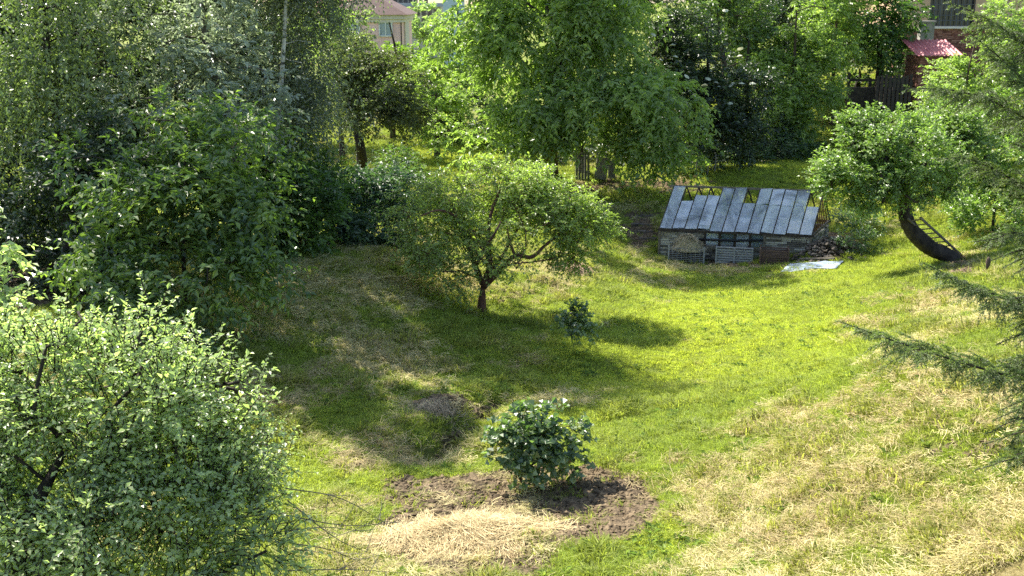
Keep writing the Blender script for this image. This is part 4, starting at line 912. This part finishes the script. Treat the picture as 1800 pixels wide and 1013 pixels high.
mound('straw_heap', 'spread heap of golden straw on the bare soil at the bottom of the picture', 'straw heap', G(815, 945), 1.5, .78, .13, (.26,.18,.07), (.72,.58,.31), 6, .12, 15000, .40, .0055)
mound('grass_clipping_heap', 'flat grey brown heap of old clippings at the edge of the left shade', 'heap', G(762, 722), .62, .38, .07, (.15,.115,.07), (.50,.40,.24), 7, 0, 1500, .25, .006)
mound('dead_grass_mound', 'reddish mound of dead grass under the right side of the old apple tree', 'heap', G(1010, 478), .75, .5, .30, (.2,.13,.07), (.55,.40,.24), 8, 0, 1800, .3, .009)

# loose earth clods on the bare ground
def rocks(name, label, cat, pts, sizes, mat, seed, kind='stuff', flat=.6):
    rng = np.random.default_rng(seed); ph = (1+5**.5)/2
    ico = unit(np.array([(-1,ph,0),(1,ph,0),(-1,-ph,0),(1,-ph,0),(0,-1,ph),(0,1,ph),(0,-1,-ph),(0,1,-ph),(ph,0,-1),(ph,0,1),(-ph,0,-1),(-ph,0,1)], float))
    tri = np.array([(0,11,5),(0,5,1),(0,1,7),(0,7,10),(0,10,11),(1,5,9),(5,11,4),(11,10,2),(10,7,6),(7,1,8),(3,9,4),(3,4,2),(3,2,6),(3,6,8),(3,8,9),(4,9,5),(2,4,11),(6,2,10),(8,6,7),(9,8,1)])
    n = len(pts); V = ico[None]*(1+.28*rng.normal(size=(n, 12, 1)))*np.asarray(sizes)[:, None, None]*np.array([1, 1, flat])*(1+.4*(rng.random((n, 1, 3))-.5))
    V = V+np.asarray(pts)[:, None]; Fc = (tri[None]+np.arange(n)[:, None, None]*12).reshape(-1, 3)
    o = mesh(name, V.reshape(-1, 3), Fc, mat, None, {'tint': np.repeat(rng.random(n), 12)}); return tag(o, label, cat, kind=kind)
rc = np.random.default_rng(31)
x, y = candidates(900, rc, 11, 52, 1.6); z = z_at(x, y); so = fields(x, y, z)[0]; k = (so > .45) & (rc.random(len(x)) < .8); x, y, z = x[k], y[k], z[k]
rocks('soil_clods', 'crumbly brown clods of earth on the bare soil', 'soil', np.stack([x, y, z+.005], 1), .010+.055*rc.random(len(x))**5+.0006*y, CM, 3)
RUB = brickmat('dark_rubble', [(.03,.025,.02), (.10,.08,.06), (.2,.165,.13)])
# rubble beside the glasshouse
rb = G(1452, 440); pts = []; sz = []
for i in range(420):
    a = rc.normal()*.75; b_ = rc.normal()*.55; s_ = .03+.09*rc.random()**2; q = rb+gu*a+gv*b_; hgt = .45*math.exp(-(a*a/.6+b_*b_/.4))
    pts.append([q[0], q[1], float(z_at(q[0], q[1]))+hgt*rc.random()+.02]); sz.append(s_)
rocks('rubble', 'heap of broken stone and earth at the right end of the glasshouse', 'rubble', pts, sz, RUB, 9)
# stone steps left of the glasshouse
for i, (px, py, wd_) in enumerate([(1128,381,.55),(1126,396,.7),(1122,408,.8),(1138,421,.6),(1132,434,.7)]):
    c = G(px, py); rng = np.random.default_rng(60+i); mb = MB(); x = -wd_/2
    while x < wd_/2: l = .22+.25*rng.random(); mb.box((x+l/2, rng.normal()*.05, -.01), (l-.02, .26, .12), rz=rng.normal()*.06, jit=.03, rng=rng); x += l
    o = mb.build('stone_step', plain('dark_step_stone_'+str(i), (.03,.026,.02), (.15,.125,.10), 6, .95, .6), loc=None); o.location = tuple(c)
    tag(o, ['topmost rough stone step left of the glasshouse', 'second rough stone step from the top, left of the glasshouse', 'middle rough stone step left of the glasshouse', 'second rough stone step from the bottom, left of the glasshouse', 'lowest rough stone step left of the glasshouse'][i], 'step', 'rough steps cut into the bank')
# tarpaulin lying on the lawn
c0 = G(1428, 470); V = []; Fc = []; nxx, nyy = 22, 14; rng = np.random.default_rng(3)
SH = plain('pale_blue_sheet', (.16,.20,.28), (.36,.43,.54), 3, .45, .4, 9, spec=.5)
for j in range(nyy):
    for i in range(nxx):
        u = i/(nxx-1)-.5; v = j/(nyy-1)-.5; p = c0+gu*(u*1.75+v*.35)+gv*(v*1.25+.12*math.sin(u*7)); z = float(z_at(p[0], p[1]))+.03+.07*float(fbm(u*6+3, v*5, 71, 3))
        V.append((p[0], p[1], z))
Fc = [(j*nxx+i, j*nxx+i+1, (j+1)*nxx+i+1, (j+1)*nxx+i) for j in range(nyy-1) for i in range(nxx-1)]
tp = mesh('tarpaulin', V, Fc, SH, None, smooth=True, loc=c0); md = tp.modifiers.new('thickness', 'SOLIDIFY'); md.thickness = .012; tag(tp, 'crumpled pale blue sheet lying flat on the lawn by the rubble', 'tarpaulin')
mb = MB(); a = G(1405, 461); b_ = G(1466, 462); mb.beam(a+[0,0,.12], b_+[0,0,.15], .12, .04); o = mb.build('plank', WOODG); o.data.transform(Matrix.Translation(-Vector(a))); o.location = tuple(a); tag(o, 'grey plank lying behind the pale blue sheet', 'plank')
# ladder against the leaning trunk
a = P(1607, 384, 31.5); b_ = G(1682, 452); t = thing('ladder', 'short weathered ladder lying along the leaning dark trunk', 'ladder', b_); d = unit(a-b_); sd_ = unit(np.cross(d, [0, .35, 1]))*.19
for s_ in (-1, 1):
    mb = MB(); mb.beam(sd_*s_, a-b_+sd_*s_, .05, .06); mb.build('rail', WOODG, t)
Ll = np.linalg.norm(a-b_)
for k in range(9):
    q = d*Ll*(k+.6)/9; mb = MB(); mb.beam(q-sd_, q+sd_, .035, .035); mb.build('rung', WOODG, t)
# boards under the walnut
def board(name, label, x0, x1, ytop, ybot, lean, mat, group=None, n=1):
    c = G((x0+x1)/2, ybot); s = depth(c)/F; wd_ = (x1-x0)*s; h = (ybot-ytop)*s*1.03; mb = MB()
    for k in range(n): mb.box(((k-(n-1)/2)*wd_/n, .02*(k % 2), h/2-.1), (wd_/n-.03, .05, h*(1-.05*(k % 3))+.1))
    o = mb.build(name, mat); o.location = tuple(c); o.rotation_euler = (-.12, lean, .1); return tag(o, label, 'boards' if n > 1 else 'board', group)
PALEW = plain('old_pale_boards', (.10,.10,.085), (.26,.26,.22), 4, .9, .4, 14, stretch=(1,1,.3))
board('plank_bundle', 'bundle of upright grey planks in the dark under the walnut crown', 1011, 1037, 266, 318, 0, PALEW, n=5)
board('board', 'wide pale board leaning right, under the walnut beside the upright planks', 1043, 1066, 276, 316, .16, CONC)
board('board', 'narrow grey board with a rounded look, rightmost under the walnut', 1068, 1082, 282, 315, .02, PALEW)
# wire fence under the trees
f0 = G(1192, 312); t = thing('wire_fence', 'low wire fence on thin wooden stakes along the dark trees', 'fence', f0)
ps = [(1192,312,30),(1223,311,32),(1243,309,20),(1256,305,34),(1300,296,24)]; tops = []
for px, py, h in ps:
    c = G(px, py); H = h*depth(c)/F; mb = MB(); mb.tube([c-f0-[0,0,.1], c-f0+[.02,0,H]], [.035, .03], 6); mb.build('post', PALEW, t); tops.append((c-f0, H))
for fr in (.35, .65, .92):
    mb = MB(); mb.tube([c+np.array([0, 0, min(H, 1.0)*fr]) for c, H in tops], .006, 4); mb.build('wire', METAL, t)
# rail fence at the top right
fy = 60.0; f0 = on(P(1493,170,fy)[0], fy); t = thing('rail_fence', 'dark wooden rail fence at the top of the garden, left of the shed', 'fence', f0)
for px, top in ((1493,128),(1530,138),(1566,136),(1600,134),(1640,134)):
    q = P(px, top, fy); g_ = on(q[0], q[1]); mb = MB(); mb.box(((q+g_)/2-f0+[0,0,-.1], )[0], (.14, .14, q[2]-g_[2]+.2)); mb.build('post', WOODD, t)
for yy in (141, 162):
    a = P(1490, yy, fy-.1)-f0; b_ = P(1650, yy, fy-.1)-f0; mb = MB(); mb.beam(a, b_, .05, .12); mb.build('rail', WOODG if yy == 162 else WOODD, t)
a = P(1562, 137, fy-.35); b_ = P(1592, 163, fy-.35); mb = MB(); mb.box((a+b_)/2-f0, (b_[0]-a[0], .12, a[2]-b_[2])); mb.build('panel', plain('mossy_board', (.05,.06,.03), (.16,.17,.10), 5, .9, .5), t)
a = P(1490, 163, fy-.5); b_ = P(1572, 186, fy-.5); bank = MB(); bank.box((a+b_)/2, (b_[0]-a[0], .4, a[2]-b_[2]+.6)); o = bank.build('retaining_wall', plain('dark_retaining_wall', (.03,.024,.018), (.10,.08,.06), 4, .9, .8), loc=(a+b_)/2); tag(o, 'low dark earth stained wall under the rail fence', 'wall')

# ------------------------------------------------------------------ buildings
OCHRE = plain('ochre_render', (.50,.33,.20), (.58,.40,.26), 2, .9, .1, 30)
PINK = plain('pink_render', (.85,.55,.53), (.9,.62,.6), 1.5, .9, .1, 30)
CREAM = plain('cream_trim', (.62,.56,.5), (.72,.66,.6), 3, .9, .1)
WHITE = plain('white_paint', (.7,.7,.68), (.8,.8,.78), 5, .6, .05)
TILE = plain('brown_roof_tiles', (.085,.05,.042), (.17,.11,.095), 6, .85, .8, 5, stretch=(1,1,8))
BEIGE = plain('beige_facade', (.42,.38,.31), (.5,.46,.38), .5, .9, .1)
BLUE = plain('blue_grey_facade', (.33,.42,.52), (.40,.49,.58), .5, .7, .05)
SLATE = plain('slate_blue_roof', (.22,.24,.32), (.32,.34,.42), 1, .6, .2)
DGL = plain('dark_window_glass', (.015,.018,.024), (.05,.055,.07), 2, .15, 0, spec=.6)
LGL = plain('painted_sky_window_glass', (.3,.36,.4), (.5,.55,.58), 2, .15, 0, spec=.6)  # pale sky reflection is put into the pane's base colour
REDM = plain('red_corrugated_sheet', (.42,.10,.11), (.55,.19,.19), 2, .5, .05, spec=.4)
def hb(px, py, Y): return P(px, py, Y)
# ochre house, top right
Y0 = 66.; s = depth(P(1680, 30, Y0))/F
a = P(1612, 62, Y0); hs = on(a[0], Y0); zb = hs[2]-.5; x1 = P(1830, 30, Y0)[0]; zt = P(1700, -75, Y0)[2]; zp = P(1700, 52, Y0)[2]
t = thing('ochre_house', 'ochre rendered house with a large barred window at the top right', 'house', hs)
wx0 = P(1634, 20, Y0)[0]; wx1 = P(1714, 20, Y0)[0]; wz0 = P(1670, 46, Y0)[2]; wz1 = P(1670, -30, Y0)[2]; h0 = np.array(hs)
mb = MB(); x0 = a[0]-1.2
for (xa, xb, za, zb_) in ((x0, wx0, zp, zt), (wx1, x1, zp, zt), (wx0, wx1, wz1, zt), (wx0, wx1, zp, wz0)):
    mb.box(np.array([(xa+xb)/2, Y0+.2, (za+zb_)/2])-h0, (xb-xa, .4, zb_-za))
mb.box(np.array([x0+.2, Y0+4.2, (zp+zt)/2])-h0, (.4, 7.6, zt-zp)); mb.box(np.array([x1-.2, Y0+4.2, (zp+zt)/2])-h0, (.4, 7.6, zt-zp)); mb.box(np.array([(x0+x1)/2, Y0+8.2, (zp+zt)/2])-h0, (x1-x0, .4, zt-zp))
mb.build('wall', OCHRE, t)
o = masonry('brick_plinth', t, x0-h0[0]-.05, x1-h0[0]+.05, -.05, .5, zb-h0[2], zp-h0[2], BRICK, .075, .26, seed=20)
win = MB(); win.box(np.array([(wx0+wx1)/2, Y0+.3, (wz0+wz1)/2])-h0, (wx1-wx0, .03, wz1-wz0)); win = win.build('window', DGL, t)
fr = MB()
for i in range(9): fr.box(np.array([wx0+(wx1-wx0)*i/8, Y0+.1, (wz0+wz1)/2])-h0, (.035, .035, wz1-wz0))
for i in range(9): fr.box(np.array([(wx0+wx1)/2, Y0+.14, wz0+(wz1-wz0)*i/8])-h0, (wx1-wx0, .03, .03))
fr.build('window_bars', plain('grey_window_bars', (.07,.08,.10), (.13,.14,.16), 5, .5, 0), win)
sl = MB(); sl.box(np.array([(wx0+wx1)/2+.3, Y0-.08, wz0-.08])-h0, (wx1-wx0+1.2, .3, .12)); sl.build('window_sill', CREAM, win)
rf = MB(); xm = (x0+x1)/2; za = zt+.0
rf.add([np.array(p)-h0 for p in [(x0-.5, Y0-.6, za), (x1+.5, Y0-.6, za), (x1+.5, Y0+9, za), (x0-.5, Y0+9, za), (x0+2.5, Y0+4.2, za+3), (x1-2.5, Y0+4.2, za+3)]], [(3,2,1,0), (0,1,5,4), (1,2,5), (2,3,4,5), (3,0,4)]); rf.build('roof', TILE, t)
# concrete pier
a = P(1617, 40, 63); b_ = P(1638, 72, 63); g_ = on(a[0]+.3, 63.); mb = MB(); mb.box((0, 0, (a[2]-g_[2])/2-.1), (b_[0]-a[0], .5, a[2]-g_[2]+.2)); mb.box((0, 0, a[2]-g_[2]+.05), (b_[0]-a[0]+.12, .62, .1)); o = mb.build('concrete_pier', CONC, bevel=.02); o.location = ((a[0]+b_[0])/2, 63, g_[2]); tag(o, 'pale concrete pier standing behind the red shed roof', 'pier')
# shed
Ys = 58.; sL = P(1613, 97, Ys)[0]; sR = P(1684, 97, Ys)[0]; sf = P(1650, 97, Ys)[2]; sg = on((sL+sR)/2, Ys); bk = P(1650, 70, Ys+2.2)[2]
t = thing('shed', 'small brick shed with a sloping red corrugated roof in the top right corner', 'shed', sg)
masonry('brick_wall', t, sL-sg[0]+.15, sR-sg[0]-.15, 0, .2, -.5, sf-sg[2]-.06, BRICK, .08, .26, seed=21)
masonry('brick_wall', t, .21, 2.1, sL-sg[0]+.15, .2, -.5, sf-sg[2]-.06, BRICK, .08, .26, axis='y', seed=22)
V = []; nn = 64; r0 = np.array([sL-.15, Ys-.3, sf])-sg; bx = P(1606, 70, Ys+2.2)[0]-sL
for j in (0, 1):
    for i in range(nn+1):
        V.append((r0[0]+(sR-sL+.3)*i/nn+(bx*0), r0[1]+2.6*j, r0[2]+(bk-sf)*j+.035*math.cos(i*2*math.pi/5.8)))
o = mesh('roof', V, [(i, i+1, nn+2+i, nn+1+i) for i in range(nn)], REDM, None); o.parent = t; md = o.modifiers.new('thickness', 'SOLIDIFY'); md.thickness = .02
g2 = on(sL-1.0, Ys+.2); mb = MB()
for k in range(9): mb.box((-.9+k*.22, 0, .95), (.15, .04, 2.1+.1*(k % 3)))
mb.box((0, .05, .5), (2., .05, .1)); mb.box((0, .05, 1.6), (2., .05, .1)); o = mb.build('plank_gate', WOODD); o.location = tuple(g2); tag(o, 'dark gate of upright planks left of the red roofed shed', 'gate')
# pink house in the distance
Yp = 82.; s = depth(P(690, 60, Yp))/F
xr = P(706, 30, Yp)[0]; xl = P(585, 30, Yp)[0]; ze = P(690, 30, Yp)[2]; gp = on((xl+xr)/2, Yp); h0 = np.array(gp)
t = thing('pink_house', 'pink rendered house with a brown hipped roof seen between the trees', 'house', gp)
mb = MB(); mb.box(np.array([(xl+xr)/2, Yp+4, (ze+gp[2])/2-.5])-h0, (xr-xl, 8, ze-gp[2]+1)); mb.build('wall', PINK, t)
mb = MB(); mb.box(np.array([(xl+xr)/2, Yp+3.98, ze+.0])-h0, (xr-xl+.5, 8.5, .3)); mb.box(np.array([(xl+xr)/2, Yp+3.98, ze-.27])-h0, (xr-xl+.25, 8.25, .24)); mb.build('cornice', CREAM, t)
zr_ = P(665, -2, Yp)[2]+.3; mb = MB(); mb.add([np.array(p)-h0 for p in [(xl-.5, Yp-.5, ze+.16), (xr+.5, Yp-.5, ze+.16), (xr+.5, Yp+8.5, ze+.16), (xl-.5, Yp+8.5, ze+.16), (xl+1.5, Yp+1.2, ze+1.3), (xr-1.6, Yp+1.2, ze+1.3), (xr-1.6, Yp+6.8, ze+1.3), (xl+1.5, Yp+6.8, ze+1.3), (xl+2.4, Yp+4, zr_+1.4), (xr-2.6, Yp+4, zr_+1.4)]],
    [(3,2,1,0), (0,1,5,4), (1,2,6,5), (2,3,7,6), (3,0,4,7), (4,5,9,8), (5,6,9), (6,7,8,9), (7,4,8)]); rf = mb.build('roof', TILE, t)
for px in (621, 678):
    c = P(px, 46, Yp); wv = 22*s; hv = 34*s; mb = MB(); mb.box(c-h0+np.array([0, -.02, 0]), (wv, .06, hv)); wn = mb.build('window', LGL, t)
    mb = MB(); 
    for dx in (-wv/2, 0, wv/2): mb.box(c-h0+np.array([dx, -.09, 0]), (.09 if dx else .06, .08, hv+.1))
    for dz in (-hv/2, hv*.2, hv/2): mb.box(c-h0+np.array([0, -.1, dz]), (wv+.14, .07, .09))
    mb.build('window_frame', WHITE, wn)
mb = MB(); mb.tube([np.array([xr-.05, Yp-.1, ze])-h0, np.array([xr-.05, Yp-.1, gp[2]])-h0], .04, 8); mb.build('downpipe', WOODD, t)
mb = MB(); c0 = P(714, 62, Yp+3); g_ = on(c0[0], Yp+3); mb.box((-.15, 0, (c0[2]-g_[2])/2+.3), (.5, 3, c0[2]-g_[2]+1.6)); o = mb.build('garden_wall_block', CREAM); o.location = tuple(g_); tag(o, 'cream wall end standing right behind the pink house corner', 'wall')
# beige block
Yb = 160.; xl = P(668, 20, Yb)[0]; xr = P(775, 20, Yb)[0]; zl = P(700, 10, Yb)[2]; g_ = on((xl+xr)/2, Yb); h0 = np.array(g_); s = depth(P(720, 20, Yb))/F
t = thing('beige_block', 'large beige building with rows of small windows far behind the pink house', 'building', g_)
mb = MB(); mb.box(np.array([(xl+xr)/2, Yb+6, (g_[2]+zl)/2])-h0, (xr-xl, 12, zl-g_[2])); mb.box(np.array([(xl+xr)/2-3, Yb+10, zl+3])-h0, (xr-xl-4, 10, 6.5)); mb.build('wall', BEIGE, t)
mb = MB(); mb.box(np.array([(xl+xr)/2+1, Yb-.2, zl+.1])-h0, (xr-xl, 1, .5)); mb.build('ledge', SLATE, t)
wm = MB(); wm.box((0, 0, 0), (.55, .2, .9)); w0 = wm.build('window', DGL, t); wl = []
for r, py in enumerate((22, 38)):
    for k in range(9): wl.append(P(682+k*10.5, py, Yb)-h0+np.array([0, -.02, 0]))
for k in range(8): p_ = P(686+k*9, 3, Yb+5)-h0; p_[1] = 4.98; wl.append(p_)
w0.location = tuple(wl[0])
for p_ in wl[1:]: q = w0.copy(); COL.objects.link(q); q.parent = t; q.location = tuple(p_)
Yq = 140.; xl = P(779, 20, Yq)[0]; xr = P(812, 20, Yq)[0]; zt = P(790, -25, Yq)[2]; g_ = on((xl+xr)/2, Yq); mb = MB(); mb.box((0, 4, (zt-g_[2])/2), (xr-xl, 8, zt-g_[2]))
t = thing('blue_building', 'pale blue grey building far off, right of the beige block', 'building', g_); mb.build('wall', BLUE, t)
mb = MB(); mb.box((0, 4, zt-g_[2]+.1), (xr-xl+.6, 8.6, .25)); mb.build('roof', SLATE, t); mb = MB(); mb.box(((xr-xl)*.28, -.02, P(790, 10, Yq)[2]-g_[2]), (.15, .1, 7)); mb.build('downpipe', WOODD, t)
# reddish roofed house left of the pink one
Yr = 95.; xl = P(560, 5, Yr)[0]; xr = P(632, 5, Yr)[0]; ze = P(600, 28, Yr)[2]; g_ = on((xl+xr)/2, Yr); t = thing('red_roofed_house', 'house with a faded red tiled roof at the top, left of the pink house', 'house', g_); h0 = np.array(g_)
mb = MB(); mb.box((0, 4, (ze-g_[2])/2), (xr-xl, 8, ze-g_[2])); mb.build('wall', CREAM, t); zt = ze+3.4
mb = MB(); mb.add([np.array(p) for p in [((xl-xr)/2-.4, -.4, ze-h0[2]+.02), ((xr-xl)/2+.4, -.4, ze-h0[2]+.02), ((xr-xl)/2+.4, 8.4, ze-h0[2]+.02), ((xl-xr)/2-.4, 8.4, ze-h0[2]+.02), ((xl-xr)/2-.4, 4, zt-h0[2]), ((xr-xl)/2+.4, 4, zt-h0[2])]], [(3,2,1,0), (0,1,5,4), (1,2,5), (2,3,4,5), (3,0,4)])
mb.build('roof', plain('faded_red_tiles', (.30,.13,.11), (.42,.22,.19), 3, .85, .6, 6), t)
